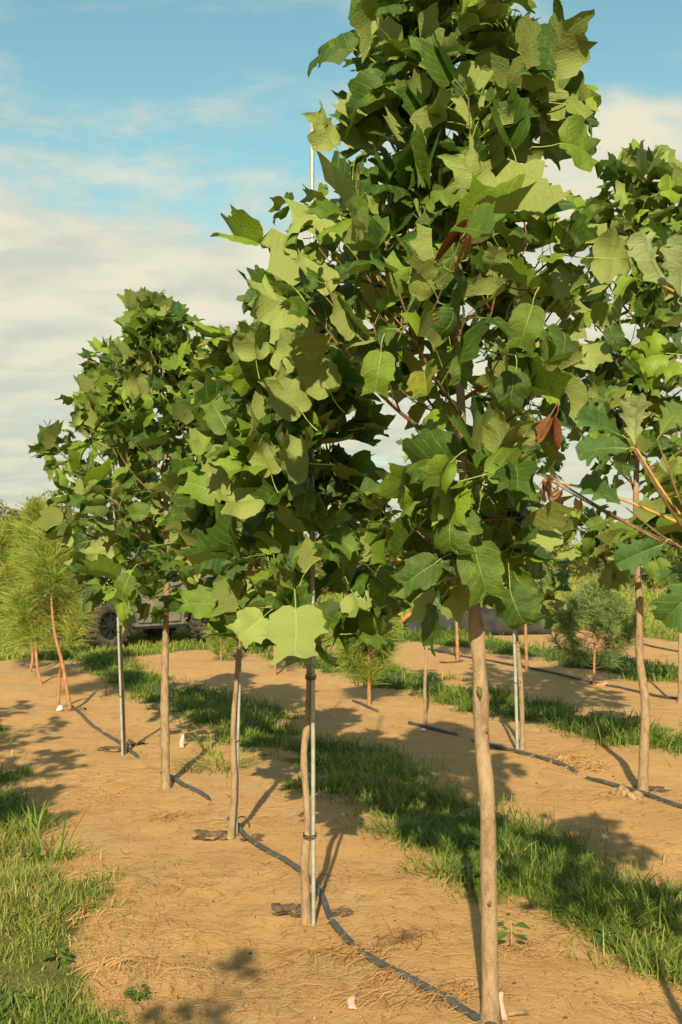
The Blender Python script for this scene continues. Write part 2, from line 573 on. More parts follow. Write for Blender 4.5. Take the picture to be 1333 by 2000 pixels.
# ------------------------------------------------------------------ blades (grass, straw, needles)
def blades(rng, x, y, z, h, wd, az, lean, curl, tint, seg=3):
    """one bent tapering blade for each root"""
    n = len(x)
    d = np.stack([np.cos(az), np.sin(az), np.zeros(n)], 1)
    s = np.stack([-np.sin(az + 0.6 * rng.standard_normal(n)), np.cos(az), np.zeros(n)], 1)
    root = np.stack([x, y, z], 1)
    rows, per = [], 2 * seg + 1
    for k in range(seg + 1):
        f = k / seg
        ang = lean + curl * f
        p = root + d * (h * f * np.sin(ang))[:, None] + np.array([0, 0, 1.0]) * (h * f * np.cos(ang))[:, None]
        ww = wd * (1 - 0.35 * f) * 0.5
        if k < seg:
            rows += [p - s * ww[:, None], p + s * ww[:, None]]
        else:
            rows.append(p)
    verts = np.stack(rows, 1).reshape(-1, 3)
    b = np.arange(n)[:, None] * per
    tr = []
    for k in range(seg - 1):
        o = 2 * k
        tr += [b + np.array([[o, o + 1, o + 3]]), b + np.array([[o, o + 3, o + 2]])]
    o = 2 * (seg - 1)
    tr.append(b + np.array([[o, o + 1, o + 2]]))
    tris = np.stack(tr, 1).reshape(-1, 3)
    return verts, tris, np.repeat(tint, per)


def join_sets(sets):
    v, f, a, o = [], [], [], 0
    for vv, ff, aa in sets:
        v.append(vv); f.append(ff + o); a.append(aa)
        o += len(vv)
    return np.vstack(v), np.vstack(f), np.concatenate(a)


def in_view(x, y, pad=0.35):
    lim = (CX / FPX) * np.maximum(y, 0.1) + pad
    return (y > 3.0) & (np.abs(x) < lim)


def scatter_grass(rng, u0, u1, v0, v1, dens, hmin, hmax, wid, test=grassy, dry=0.0):
    n = int((u1 - u0) * (v1 - v0) * dens)
    u, v = rng.uniform(u0, u1, n), rng.uniform(v0, v1, n)
    x, y = xy_of(u, v)
    j = 0.05 + 0.10 * (rng.random(n) < 0.25)
    k = in_view(x, y) & (test(x + rng.normal(0, 1, n) * j, y + rng.normal(0, 1, n) * j) > 0.5)
    x, y = x[k], y[k]
    clump = vnoise(x, y, 3.2, 7) * 0.6 + vnoise(x, y, 9, 8) * 0.4
    k = rng.random(len(x)) < np.clip((clump - 0.20) * 2.6, 0.24, 1)
    x, y, clump = x[k], y[k], clump[k]
    n = len(x)
    h = (hmin + (hmax - hmin) * rng.random(n) ** 1.6) * (0.30 + 1.35 * clump) * (0.6 + 0.8 * vnoise(x, y, 1.4, 21))
    patch = vnoise(x, y, 1.1, 9)
    tint = np.clip(0.10 + 0.45 * rng.random(n) + 0.55 * (patch - 0.42) + (rng.random(n) < 0.07 + dry) * 0.45 + dry, 0, 1)
    return blades(rng, x, y, gz(x, y) - 0.004, h, wid * rng.uniform(0.6, 1.4, n), rng.uniform(0, 2 * np.pi, n),
                  rng.uniform(0.02, 0.5, n), rng.uniform(0.1, 1.1, n), tint)


rng = np.random.default_rng(5)
strips = [
    ('grass', 'short dry-tipped grass strip along the left bottom edge', [(2.5, 6.5, -0.5, 1.2, 17000, .025, .095, .004, grassy, 0.17), (6.5, 12, -0.5, 1.2, 7000, .03, .11, .006, grassy, 0.05)]),
    ('grass', 'lush grass strip crossing behind the front trees', [(0.5, 6.0, 2.4, 4.0, 12000, .03, .145, .005), (6.0, 11, 2.4, 4.0, 7000, .03, .135, .0065), (11, 16.6, 2.4, 4.1, 3600, .03, .13, .010)]),
    ('grass', 'grass strip behind the second row of trees', [(4, 11, 5.2, 6.8, 5000, .04, .17, .008), (11, 17, 5.2, 6.8, 2600, .03, .13, .012)]),
    ('grass', 'grass strip behind the third row with the blue pine', [(7, 18, 8.2, 10.1, 2200, .04, .17, .013)]),
]
for nm, lab, parts in strips:
    v, f, a = join_sets([scatter_grass(rng, *p) for p in parts])
    tag(obj(nm, np_mesh(nm, v, f, {'tint': a}), M['grass']), lab, 'grass', None, 'stuff')


def scatter_far(rng, n, y0, y1, hmin, hmax, wid, tall=0.0):
    q = rng.random(n)
    y = 1.0 / (1 / y0 + (1 / y1 - 1 / y0) * q)
    x = rng.uniform(-1, 1, n) * ((CX / FPX) * y + 0.6)
    k = grassy(x, y) > 0.5
    u, v = uv_of(x, y)
    k &= (u > 15.8) | (v > 12)
    x, y = x[k], y[k]
    n = len(x)
    sc = np.sqrt(y / y0)
    pt = vnoise(x, y, 0.35, 5)
    h = rng.uniform(hmin, hmax, n) * (0.6 + 0.8 * pt) * (1 + tall * np.clip((y - 27) / 14, 0, 1))
    tint = np.clip(0.1 + 0.4 * rng.random(n) + 0.7 * (pt - 0.4) + 0.25 * np.clip((y - 24) / 20, 0, 1), 0, 1)
    return blades(rng, x, y, gz(x, y), h, wid * sc * rng.uniform(0.6, 1.4, n), rng.uniform(0, 2 * np.pi, n),
                  rng.uniform(0.02, 0.45, n), rng.uniform(0.1, 0.8, n), tint)


v, f, a = join_sets([scatter_far(rng, 45000, 15.5, 30, .05, .13, .014), scatter_far(rng, 42000, 24, 75, .08, .18, .025, 1.2)])
tag(obj('meadow_grass', np_mesh('meadow_grass', v, f, {'tint': a}), M['meadow']), 'sunlit meadow grass beyond the ends of the rows', 'grass', None, 'stuff')


# straw strewn on the soil
def strands(rng, x, y, length, wid, az, tint, lift=0.004, arch=0.008):
    n = len(x)
    t3 = np.linspace(-0.5, 0.5, 4)
    bend = rng.normal(0, 0.5, n)
    rows = []
    tilt = rng.normal(0, 0.05, n)
    for k, tt in enumerate(t3):
        ang = az + bend * tt
        px = x + np.cos(ang) * length * tt
        py = y + np.sin(ang) * length * tt
        pz = gz(px, py) + lift + arch * (1 - (2 * tt) ** 2) * rng.uniform(0.2, 1.4, n) + np.abs(tilt) * length * (tt + 0.5)
        sx, sy = -np.sin(ang) * wid * 0.5, np.cos(ang) * wid * 0.5
        rows += [np.stack([px - sx, py - sy, pz], 1), np.stack([px + sx, py + sy, pz + wid * 0.4], 1)]
    verts = np.stack(rows, 1).reshape(-1, 3)
    b = np.arange(n)[:, None] * 8
    tr = []
    for k in range(3):
        o = 2 * k
        tr += [b + np.array([[o, o + 1, o + 3]]), b + np.array([[o, o + 3, o + 2]])]
    return verts, np.stack(tr, 1).reshape(-1, 3), np.repeat(tint, 8)


def scatter_straw(rng, n, y0, y1, wid, tests=True):
    q = rng.random(n)
    y = 1.0 / (1 / y0 + (1 / y1 - 1 / y0) * q)
    x = rng.uniform(-1, 1, n) * ((CX / FPX) * y + 0.3)
    k = (grassy(x, y) < 0.5) | (rng.random(n) < 0.06)
    x, y = x[k], y[k]
    k = rng.random(len(x)) < 0.25 + 1.3 * np.clip(vnoise(x, y, 1.7, 12) - 0.25, 0, 1)
    x, y = x[k], y[k]
    n = len(x)
    az = (vnoise(x, y, 2.1, 13) - 0.5) * 3 + rng.normal(0, 0.9, n)
    tint = np.clip(0.30 + 0.5 * rng.random(n) + 0.5 * (vnoise(x, y, 0.8, 14) - 0.5) - (rng.random(n) < 0.09) * 0.9, 0, 1)
    return strands(rng, x, y, rng.uniform(0.025, 0.11, n), wid * np.sqrt(y / y0) * rng.uniform(0.6, 1.3, n), az, tint)


def straw_clump(rng, px, py, n, spread, tint0, hump=0.02, ln=(0.08, 0.2)):
    cx, cy = spot(px, py)
    r = np.abs(rng.normal(0, spread, n))
    a = rng.uniform(0, 2 * np.pi, n)
    x, y = cx + r * np.cos(a), cy + 0.8 * r * np.sin(a)
    return strands(rng, x, y, rng.uniform(*ln, n), np.full(n, 0.0022 * max(1, cy / 5)), rng.uniform(0, np.pi, n),
                   np.clip(tint0 + rng.normal(0, 0.15, n), 0, 1), 0.004, hump)


sets = [scatter_straw(rng, 26000, 3.6, 7.5, .0011), scatter_straw(rng, 14000, 7.0, 17, .0018)]
for c in ((700, 1858, 90, .10, .55), (760, 1905, 60, .07, .4), (720, 1960, 60, .12, .5), (905, 1940, 70, .09, .5), (790, 1830, 60, .10, .15),
          (1140, 1500, 160, .13, .75), (1110, 1485, 90, .16, .7), (165, 1800, 80, .10, .7), (190, 1725, 70, .08, .75), (240, 1890, 70, .08, .7),
          (690, 1865, 60, .1, .25), (330, 1600, 60, .12, .45), (1000, 1850, 50, .1, .45), (860, 1960, 50, .12, .3)):
    sets.append(straw_clump(rng, *c))
v, f, a = join_sets(sets)
tag(obj('straw_litter', np_mesh('straw_litter', v, f, {'tint': a}), M['straw']), 'loose dry straw and needles littering the tan soil', 'straw', None, 'stuff')

# crumbs of earth
n = 5200
q = rng.random(n)
y = 1.0 / (1 / 3.6 + (1 / 12.0 - 1 / 3.6) * q)
x = rng.uniform(-1, 1, n) * ((CX / FPX) * y + 0.3)
k = (grassy(x, y) < 0.5) & (vnoise(x, y, 2.3, 31) + 0.5 * vnoise(x, y, 9, 32) > rng.uniform(0.55, 1.25, n))
x, y = x[k], y[k]
n = len(x)
sz = 0.0022 + 0.0075 * rng.random(n) ** 3
base = np.array([[1, 0, 0], [-0.5, 0.87, 0], [-0.5, -0.87, 0], [0.2, 0.1, 0.9], [-0.1, -0.2, -0.6]])
vv = np.stack([x, y, gz(x, y) + sz * 0.25], 1)[:, None, :] + sz[:, None, None] * (base[None] * rng.uniform(0.6, 1.5, (n, 5, 1)))
ff = np.array([[0, 1, 3], [1, 2, 3], [2, 0, 3], [1, 0, 4], [2, 1, 4], [0, 2, 4]])
tr = (np.arange(n)[:, None, None] * 5 + ff[None]).reshape(-1, 3)
tag(obj('earth_crumbs', np_mesh('earth_crumbs', vv.reshape(-1, 3), tr, {'tint': np.repeat(rng.uniform(0.02, 0.55, n), 5)}), M['straw']), 'small dark crumbs of earth scattered over the soil', 'debris', None, 'stuff')


# ------------------------------------------------------------------ leaves
TULIP = [(0, 0, 0), (.09, -.045, .01), (.21, -.05, .03), (.33, -.005, .07), (.43, .08, .13), (.485, .19, .20), (.50, .31, .27), (.505, .41, .33), (.545, .515, .39), (.455, .535, .45),
         (.385, .565, .50), (.35, .62, .55), (.345, .70, .60), (.365, .80, .66), (.40, .90, .72), (.425, .975, .765), (.33, .955, .795), (.20, .905, .825), (.09, .865, .845), (0, .85, .85)]
OAK = [(0.0, 0.0, 0.0), (0.05, 0.06, 0.04), (0.10, 0.17, 0.12), (0.21, 0.27, 0.20), (0.215, 0.31, 0.26), (0.15, 0.34, 0.31), (0.20, 0.43, 0.38),
       (0.335, 0.52, 0.46), (0.33, 0.57, 0.53), (0.215, 0.58, 0.57), (0.26, 0.67, 0.64), (0.36, 0.77, 0.71), (0.33, 0.82, 0.76), (0.21, 0.81, 0.80),
       (0.22, 0.90, 0.87), (0.10, 0.985, 0.94), (0.0, 1.0, 1.0)]
WEED = [(0.0, 0.0, 0.0), (0.15, 0.02, 0.04), (0.26, 0.14, 0.14), (0.29, 0.32, 0.32), (0.23, 0.56, 0.55), (0.12, 0.8, 0.8), (0.0, 1.0, 1.0)]


def leaf_arrays(shape, rng, petiole=0.5, pitch=None, droop=None, fold=None, curl=None, wave=0.045, strips_n=2, vary=0.06):
    """blade and stalk about a unit long; origin at the foot of the stalk, stalk along +y, upper face +z"""
    pitch = rng.uniform(-0.15, 0.7) if pitch is None else pitch
    droop = rng.uniform(-0.3, 1.6) if droop is None else droop
    fold = rng.uniform(0.0, 0.72) if fold is None else fold
    curl = rng.uniform(-0.5, 0.35) if curl is None else curl
    wid = rng.uniform(0.72, 1.06)
    lobing = rng.uniform(0.6, 1.35)
    ph = rng.uniform(0, 6.28, 4)
    verts, faces, uvs = [], [], []

    def pos(x, y):
        ang = droop * y                     # bend of the midrib
        if abs(droop) > 1e-3:
            cy, cz = math.sin(ang) / droop, -(1 - math.cos(ang)) / droop
        else:
            cy, cz = y, 0.0
        ny, nz = math.sin(ang), math.cos(ang)
        off = abs(x) * math.tan(fold) + curl * x * x * 1.6 + wave * math.sin(9 * y + ph[0] + 2.2 * x) * abs(x) * 2.2
        off += wave * 0.8 * math.sin(15 * x + ph[1])
        xx = x * math.cos(fold * 0.8)
        py, pz = cy + ny * off, cz + nz * off
        c, s = math.cos(pitch), -math.sin(pitch)
        return (xx, petiole + py * c - pz * s, py * s + pz * c)

    ns = len(shape)
    for side in (1, -1):
        grid = []
        for i, (x, y, m) in enumerate(shape):
            jx = x
            if shape is not WEED and i not in (0, ns - 1):
                mean = 0.44
                jx = mean + (x - mean) * lobing if x > 0.3 and shape is not OAK else x
                jx *= 1 + vary * math.sin(3.1 * i + ph[2] * side + ph[3])
            jy = y
            row = []
            for k in range(strips_n + 1):
                fr = k / strips_n
                row.append(len(verts))
                qx, qy = side * jx * wid * fr, m + (jy - m) * fr
                verts.append(pos(qx, qy))
                uvs.append((0.5 + qx * 0.8, qy))
            grid.append(row)
        for i in range(ns - 1):
            for k in range(strips_n):
                q = [grid[i][k], grid[i][k + 1], grid[i + 1][k + 1], grid[i + 1][k]]
                q = [a for j, a in enumerate(q) if verts[a] not in [verts[b] for b in q[:j]]]
                if len(q) < 3:
                    continue
                faces.append(tuple(q if side == 1 else q[::-1]))
    nb = len(faces)
    sag = rng.uniform(-0.05, 0.05)
    if petiole > 0.01:
        p = np.array([(sag * math.sin(math.pi * f), petiole * f, 0.03 * math.sin(math.pi * f)) for f in np.linspace(0, 1.0, 4)])
        tv, tf = tube_arrays(p, [0.017, 0.012, 0.011, 0.012], 4, False)
        o = len(verts)
        verts += [tuple(x) for x in tv]
        uvs += [(0.5, 0.0)] * len(tv)
        faces += [tuple(a + o for a in q) for q in tf]
    return verts, faces, uvs, nb


def leaf_mesh(name, arr, mats):
    verts, faces, uvs, nb = arr
    me = bpy.data.meshes.new(name)
    me.from_pydata(verts, [], faces)
    ul = me.uv_layers.new(name='UVMap')
    li = np.zeros(len(me.loops), dtype=np.int32)
    me.loops.foreach_get('vertex_index', li)
    ul.data.foreach_set('uv', np.array(uvs, dtype=np.float32)[li].ravel())
    for m_ in mats:
        me.materials.append(m_)
    mi = np.zeros(len(faces), dtype=np.int32)
    mi[nb:] = 1
    me.polygons.foreach_set('material_index', mi)
    me.polygons.foreach_set('use_smooth', np.ones(len(faces), dtype=bool))
    me.update()
    return me


lr = np.random.default_rng(21)
LEAF = {'tulip': [], 'oak': []}
for i in range(44):
    kw = dict(fold=lr.uniform(0.7, 1.15), droop=lr.uniform(0.3, 1.8)) if i % 4 == 0 else dict(curl=lr.uniform(-1.1, -0.5), droop=lr.uniform(0.8, 2.2)) if i % 4 == 1 else {}
    arr = leaf_arrays(TULIP, lr, lr.uniform(0.4, 0.85), **kw)
    LEAF['tulip'].append((leaf_mesh('leaf', arr, (M['tulip'], M['petiole'])), arr))
for i in range(14):
    arr = leaf_arrays(OAK, lr, lr.uniform(0.10, 0.2), vary=0.1)
    LEAF['oak'].append((leaf_mesh('leaf', arr, (M['oak'], M['petiole'])), arr))
HERO = {}
for key, shape, mats, kw in (
        ('flat', TULIP, ('tulip', 'petiole'), dict(petiole=0.45, pitch=0.1, droop=0.35, fold=0.08, curl=-0.2)),
        ('cup', TULIP, ('tulip', 'petiole'), dict(petiole=0.5, pitch=0.15, droop=0.5, fold=0.35, curl=0.1)),
        ('hang', TULIP, ('tulip', 'petiole'), dict(petiole=0.3, pitch=0.2, droop=0.5, fold=0.12, curl=-0.35)),
        ('arch', TULIP, ('tulip', 'petiole'), dict(petiole=0.5, pitch=0.3, droop=1.3, fold=0.3, curl=-0.4)),
        ('fold', TULIP, ('tulip', 'petiole'), dict(petiole=0.5, pitch=0.1, droop=0.6, fold=0.75, curl=0.0)),
        ('oak', OAK, ('oak', 'petiole'), dict(petiole=0.12, pitch=0.05, droop=0.4, fold=0.15, curl=-0.2)),
        ('dead', TULIP, ('dead', 'dead'), dict(petiole=0.4, pitch=0.9, droop=1.9, fold=0.8, curl=0.7, wave=0.14)),
        ('dry', OAK, ('dead_pale', 'dead_pale'), dict(petiole=0.15, pitch=0.9, droop=1.2, fold=0.9, curl=0.5, wave=0.12))):
    HERO[key] = []
    for j in range(4):
        k2 = dict(kw)
        if key == 'hang':
            k2['wave'] = 0.05
            HERO[key].append(leaf_mesh('leaf', leaf_arrays(shape, lr, **k2), (M[mats[0]], M[mats[1]])))
            continue
        k2['fold'] = kw['fold'] + lr.uniform(0, 0.38)
        k2['droop'] = kw['droop'] + lr.uniform(-0.2, 0.7)
        k2['curl'] = kw['curl'] + lr.uniform(-0.5, 0.1)
        k2.setdefault('wave', 0.065)
        HERO[key].append(leaf_mesh('leaf', leaf_arrays(shape, lr, **k2), (M[mats[0]], M[mats[1]])))


def nz(v):
    return v / (np.linalg.norm(v) + 1e-9)


def frame(yax, zhint):
    y = nz(yax)
    z = nz(zhint - y * np.dot(zhint, y))
    x = np.cross(y, z)
    return x, y, z


def rot4(x, y, z, loc, s):
    return Matrix(((x[0] * s, y[0] * s, z[0] * s, loc[0]), (x[1] * s, y[1] * s, z[1] * s, loc[1]), (x[2] * s, y[2] * s, z[2] * s, loc[2]), (0, 0, 0, 1)))


# ------------------------------------------------------------------ broadleaf trees
def build_tree(name, label, base_px, trunk_px, prof, n_leaf, seed, cat='tree', group=None, kind='tulip', leaf=(0.12, 0.19), r0=0.024, n_branch=22,
               max_parts=300, flip=0.15, heroes=(), hidden=False, branch_mat='twig', trunk_mat='bark', knots=True, shrink=0.13, zc0=None, stubs=()):
    rg = np.random.default_rng(seed)
    bx, by = spot(*base_px)
    bz = float(gz(bx, by))
    t_ = thing(name, label, cat, (bx, by, bz), 0, group)
    B = np.array([bx, by, bz])
    to = lambda p: np.asarray(p) - B
    ctrl = [at(px, py, by) for px, py in trunk_px]
    ctrl[0] = np.array([bx, by, bz - 0.05])
    for i in range(1, len(ctrl)):
        ctrl[i] = ctrl[i] + np.array([0, rg.normal(0, 0.012), 0])
    TP = curve_pts(ctrl, 46)
    zt = TP[:, 2]
    top = zt[-1]
    fr = np.clip((zt - bz) / (top - bz), 0, 1)
    rad = r0 * (1 - 0.88 * fr ** 0.9)
    rad *= 1 + 0.05 * np.sin(17 * fr + seed) + 0.04 * rg.standard_normal(len(fr))
    rad *= 1 + 0.5 * np.exp(-np.clip(zt - bz, 0, 9) / 0.022)
    if knots:
        for kf in rg.uniform(0.08, 0.45, 4):
            rad += r0 * 0.11 * np.exp(-((fr - kf) / 0.014) ** 2)
    tube('trunk', TP - B, rad, M[trunk_mat], t_, 12)
    P = np.array([(at(0, y, by)[2], at(xl, y, by)[0], at(xr, y, by)[0]) for y, xl, xr in prof])
    P = P[np.argsort(P[:, 0])]
    zb, ztop = P[0, 0], P[-1, 0]

    def trunk_at(z):
        return np.array([np.interp(z, zt, TP[:, 0]), np.interp(z, zt, TP[:, 1]), z])

    def reach(z, phi):
        if z < zb - 0.02 or z > ztop:
            return 0.0
        c = trunk_at(z)[0]
        rl, rr = c - np.interp(z, P[:, 0], P[:, 1]), np.interp(z, P[:, 0], P[:, 2]) - c
        m, d = (rl + rr) / 2, (rr - rl) / 2
        cp = math.cos(phi)
        return max(0.0, (m * (1 - abs(cp)) + (rr if cp > 0 else rl) * abs(cp)) - shrink)

    nodes = []                                    # (position, shoot direction)
    skel = [TP[zt > zb - 0.1]]
    z_hi = min(top, ztop) - 0.05
    zc0 = zb + 0.10 if zc0 is None else zc0
    for b in range(n_branch):
        z0 = zc0 + (z_hi - zc0) * ((b + 0.3 * rg.random()) / n_branch) ** 1.05
        phi = b * 2.39996 + rg.normal(0, 0.25) + seed
        el = R(rg.uniform(28, 50) + 14 * (z0 - zc0) / max(0.1, z_hi - zc0))
        if b < 0.16 * n_branch:
            el = R(rg.uniform(-14, 16))
        z1, r1 = z0, 0.0
        for rr in np.arange(0.02, 1.6, 0.02):
            zz = z0 + rr * math.tan(el)
            if rr > reach(zz, phi):
                break
            r1, z1 = rr, zz
        if b % 5 == 4:
            r1 *= 0.75; z1 = z0 + r1 * math.tan(el)
        if r1 < 0.04:
            r1, z1 = 0.05, z0 + 0.08
        p0 = trunk_at(z0)
        d = np.array([math.cos(phi), math.sin(phi), 0])
        p2 = p0 + d * r1 + np.array([0, 0, z1 - z0])
        p1 = p0 + d * r1 * 0.55 + np.array([0, 0, (z1 - z0) * 0.40]) + rg.normal(0, 0.012, 3)
        bp = curve_pts([p0, p1, p2 + rg.normal(0, 0.012, 3)], 9)
        L = np.linalg.norm(np.diff(bp, axis=0), axis=1).sum()
        rb = max(0.0035, 0.0042 + 0.006 * L)
        tube('branch', bp - B, np.linspace(rb, 0.0022, 9), M[branch_mat], t_, 6)
        skel.append(bp)
        dirs = np.gradient(bp, axis=0)
        for k in range(2, 9):
            for _ in range(2):
                j = rg.uniform(k - 1, k)
                i = int(min(j, 7))
                nodes.append((bp[i] + (bp[i + 1] - bp[i]) * (j - i), nz(dirs[i]), k / 8))
        for _ in range(4):
            nodes.append((bp[-1], nz(dirs[-1]), 1.0))
        for sgn in ((-1, 1, -1) if L > 0.42 else (1, -1) if L > 0.22 else ()):
            i = int(rg.integers(3, 7))
            td = nz(dirs[i]) + sgn * 0.9 * nz(np.cross(dirs[i], [0, 0, 1.0])) + np.array([0, 0, 0.35]) + rg.normal(0, 0.15, 3)
            tl = min(0.34, L * rg.uniform(0.3, 0.5))
            tp = curve_pts([bp[i], bp[i] + nz(td) * tl * 0.5 + np.array([0, 0, -0.01]), bp[i] + nz(td) * tl + np.array([0, 0, 0.03])], 5)
            tube('twig', tp - B, np.linspace(0.0034, 0.0018, 5), M[branch_mat], t_, 5)
            skel.append(tp)
            for k in range(1, 5):
                for _ in range(2):
                    nodes.append((tp[k] + rg.normal(0, 0.004, 3), nz(tp[k] - tp[k - 1]), 0.7 + 0.3 * k / 4))
    for z in np.arange(max(zb + 0.35, top - 0.5), top, 0.02):
        nodes.append((trunk_at(z), np.array([0, 0, 1.0]), 0.9))
    skel = np.vstack(skel)
    wts = np.array([0.35 + q[2] for q in nodes])
    if n_leaf <= len(nodes):
        pick = rg.choice(len(nodes), n_leaf, False, wts / wts.sum())
    else:
        pick = np.concatenate([np.arange(len(nodes)), rg.choice(len(nodes), n_leaf - len(nodes), True, wts / wts.sum())])
    LV = []
    for i in pick:
        p, d, q = nodes[i]
        side = nz(np.cross(d, rg.standard_normal(3)))
        pet = nz(side * 0.85 + d * rg.uniform(0.2, 0.9) + np.array([0, 0, rg.uniform(-0.2, 0.6)]))
        hint = np.array([0, 0, 0.95]) + SUN_VEC * 0.22 + rg.normal(0, 0.50, 3)
        if rg.random() < flip:
            hint = -hint * 0.6 + np.array([0, -0.3, 0.3]) + rg.normal(0, 0.5, 3)
        x, y, z = frame(pet, hint)
        s = rg.uniform(*leaf) * (0.72 if q >= 1.0 and rg.random() < 0.5 else 1.0) * (0.8 + 0.35 * rg.random())
        LV.append((p, x, y, z, s, int(rg.integers(len(LEAF[kind])))))
    LV.sort(key=lambda l: l[0][1] + 0.3 * abs(l[0][0] - bx))
    if hidden:
        max_parts = 0
    room = max(0, max_parts - len(heroes))
    for p, x, y, z, s, k in LV[:room]:
        o = bpy.data.objects.new('leaf', LEAF[kind][k][0])
        link(o, t_)
        o.matrix_basis = rot4(x, y, z, p - B, s)
    rest = LV[room:]
    if rest:
        V, Fc, U, MI, TI = [], [], [], [], []
        o_ = 0
        for p, x, y, z, s, k in rest:
            vv, ff, uu, nb = LEAF[kind][k][1]
            A = np.array(vv) * s
            V.append(A[:, :1] * x + A[:, 1:2] * y + A[:, 2:] * z + (p - B))
            Fc += [tuple(a + o_ for a in q) for q in ff]
            MI += [0] * nb + [1] * (len(ff) - nb)
            U += uu
            TI += [rg.random()] * len(vv)
            o_ += len(vv)
        me = bpy.data.meshes.new('foliage')
        me.from_pydata(np.vstack(V).tolist(), [], Fc)
        ul = me.uv_layers.new(name='UVMap')
        li = np.zeros(len(me.loops), dtype=np.int32)
        me.loops.foreach_get('vertex_index', li)
        ul.data.foreach_set('uv', np.array(U, dtype=np.float32)[li].ravel())
        me.materials.append(M[kind]); me.materials.append(M['petiole'])
        me.polygons.foreach_set('material_index', np.array(MI, dtype=np.int32))
        me.polygons.foreach_set('use_smooth', np.ones(len(Fc), dtype=bool))
        ta = me.attributes.new('tint', 'FLOAT', 'POINT')
        ta.data.foreach_set('value', np.array(TI, dtype=np.float32))
        me.update()
        fo = obj('foliage', me, None, t_)
        fo['kind'] = 'stuff'
    # leaves one can pick out by their look: (variant, foot x, foot y, direction degrees, length, tilt towards viewer, upper side?, depth offset)
    for hk, hx, hy, deg, ln, tilt, upper, dy in heroes:
        yy = by + dy * 1.6
        p = at(hx, hy, yy)
        a = R(deg)
        ax = np.array([math.cos(a), -math.sin(R(tilt)), math.sin(a)])
        nrm = np.array([0, -1.0, 0.35]) * (1 if upper else -1)
        x, y, z = frame(ax, nrm + rg.normal(0, 0.12, 3))
        s = ln / FPX * yy
        foot = {'flat': 0.45, 'cup': 0.5, 'hang': 0.3, 'arch': 0.5, 'fold': 0.5, 'oak': 0.12, 'dead': 0.4, 'dry': 0.15}[hk] * s
        p = p - y * foot
        o = bpy.data.objects.new('leaf', HERO[hk][int(rg.integers(4))])
        link(o, t_)
        o.matrix_basis = rot4(x, y, z, p - B, s)
        j = skel[np.argmin(np.linalg.norm(skel - p - np.array([0, 0, -0.05]), axis=1))]
        if np.linalg.norm(j - p) > 0.015:
            m_ = (j + p) / 2 + np.array([0, 0, -0.012])
            tube('twig', curve_pts([j - B, m_ - B, p - B], 6), np.linspace(0.003, 0.0016, 6), M[branch_mat], t_, 5)
    return t_, skel, B


GR1 = 'young tulip trees in the front row'
GR2 = 'young tulip trees in the second row'
# front row, nearest first
T1, _, B1 = build_tree('tulip_tree', 'tall nearest tulip tree with thick speckled trunk, its top cut by the frame', (960, 2010),
    [(960, 2010), (957, 1750), (950, 1560), (941, 1440), (938, 1330), (926, 1180), (908, 1050), (904, 900), (896, 700), (882, 500), (872, 330), (862, 150), (856, -30), (852, -170)],
    [(1215, 800, 1010), (1120, 740, 1060), (1000, 650, 1100), (900, 640, 1150), (780, 620, 1190), (680, 550, 1190), (600, 490, 1180), (520, 450, 1170), (450, 500, 1110), (410, 700, 1040),
     (340, 690, 1040), (250, 670, 1090), (150, 670, 1100), (60, 660, 1060), (-60, 700, 1000), (-200, 800, 900)],
    880, 3, group=GR1, r0=0.031, leaf=(0.086, 0.15), n_branch=42, shrink=0.09, zc0=at(0, 1130, 3.776)[2],
    heroes=[('flat', 925, 1068, -72, 118, 12, True, -0.16), ('flat', 850, 1100, -150, 90, 15, True, -0.14), ('flat', 1000, 1062, -60, 130, -10, True, 0.10),
            ('cup', 1075, 135, 62, 120, 5, False, -0.1), ('arch', 1110, 205, -10, 105, 10, True, -0.05), ('arch', 1095, 280, 5, 110, 8, True, -0.12),
            ('arch', 745, 178, 185, 118, 5, True, -0.1), ('arch', 690, 95, 150, 110, 5, True, -0.05), ('cup', 655, 285, 130, 85, 10, False, -0.05),
            ('flat', 735, 265, 178, 95, -10, False, 0.05), ('fold', 505, 475, 152, 80, 5, True, -0.05), ('arch', 595, 590, 195, 130, -8, False, -0.1),
            ('arch', 735, 480, -155, 110, 5, True, -0.2), ('flat', 745, 690, -100, 90, 10, True, -0.25), ('flat', 1005, 730, -95, 85, 10, True, -0.25),
            ('cup', 960, 905, 70, 110, 0, False, -0.22), ('arch', 955, 925, 15, 120, 10, True, -0.25), ('arch', 880, 905, -140, 85, 12, True, -0.28),
            ('arch', 890, 900, 165, 140, 10, True, -0.2), ('cup', 955, 400, 125, 130, 0, False, -0.15), ('flat', 1040, 600, -110, 95, 5, True, -0.2),
            ('flat', 690, 415, 195, 140, -10, False, 0.1), ('dead', 920, 425, -120, 72, 0, True, -0.33), ('dead', 1085, 815, -100, 72, 0, True, -0.25),
            ('flat', 735, 1125, -40, 95, 10, True, 0.15), ('flat', 1015, 870, 60, 70, 0, False, -0.15), ('arch', 840, 560, 10, 110, 8, True, -0.2),
            ('fold', 1000, 290, 100, 110, 0, True, -0.15), ('arch', 900, 30, 20, 130, 5, False, -0.1), ('flat', 905, 700, -100, 60, 5, True, -0.25)])
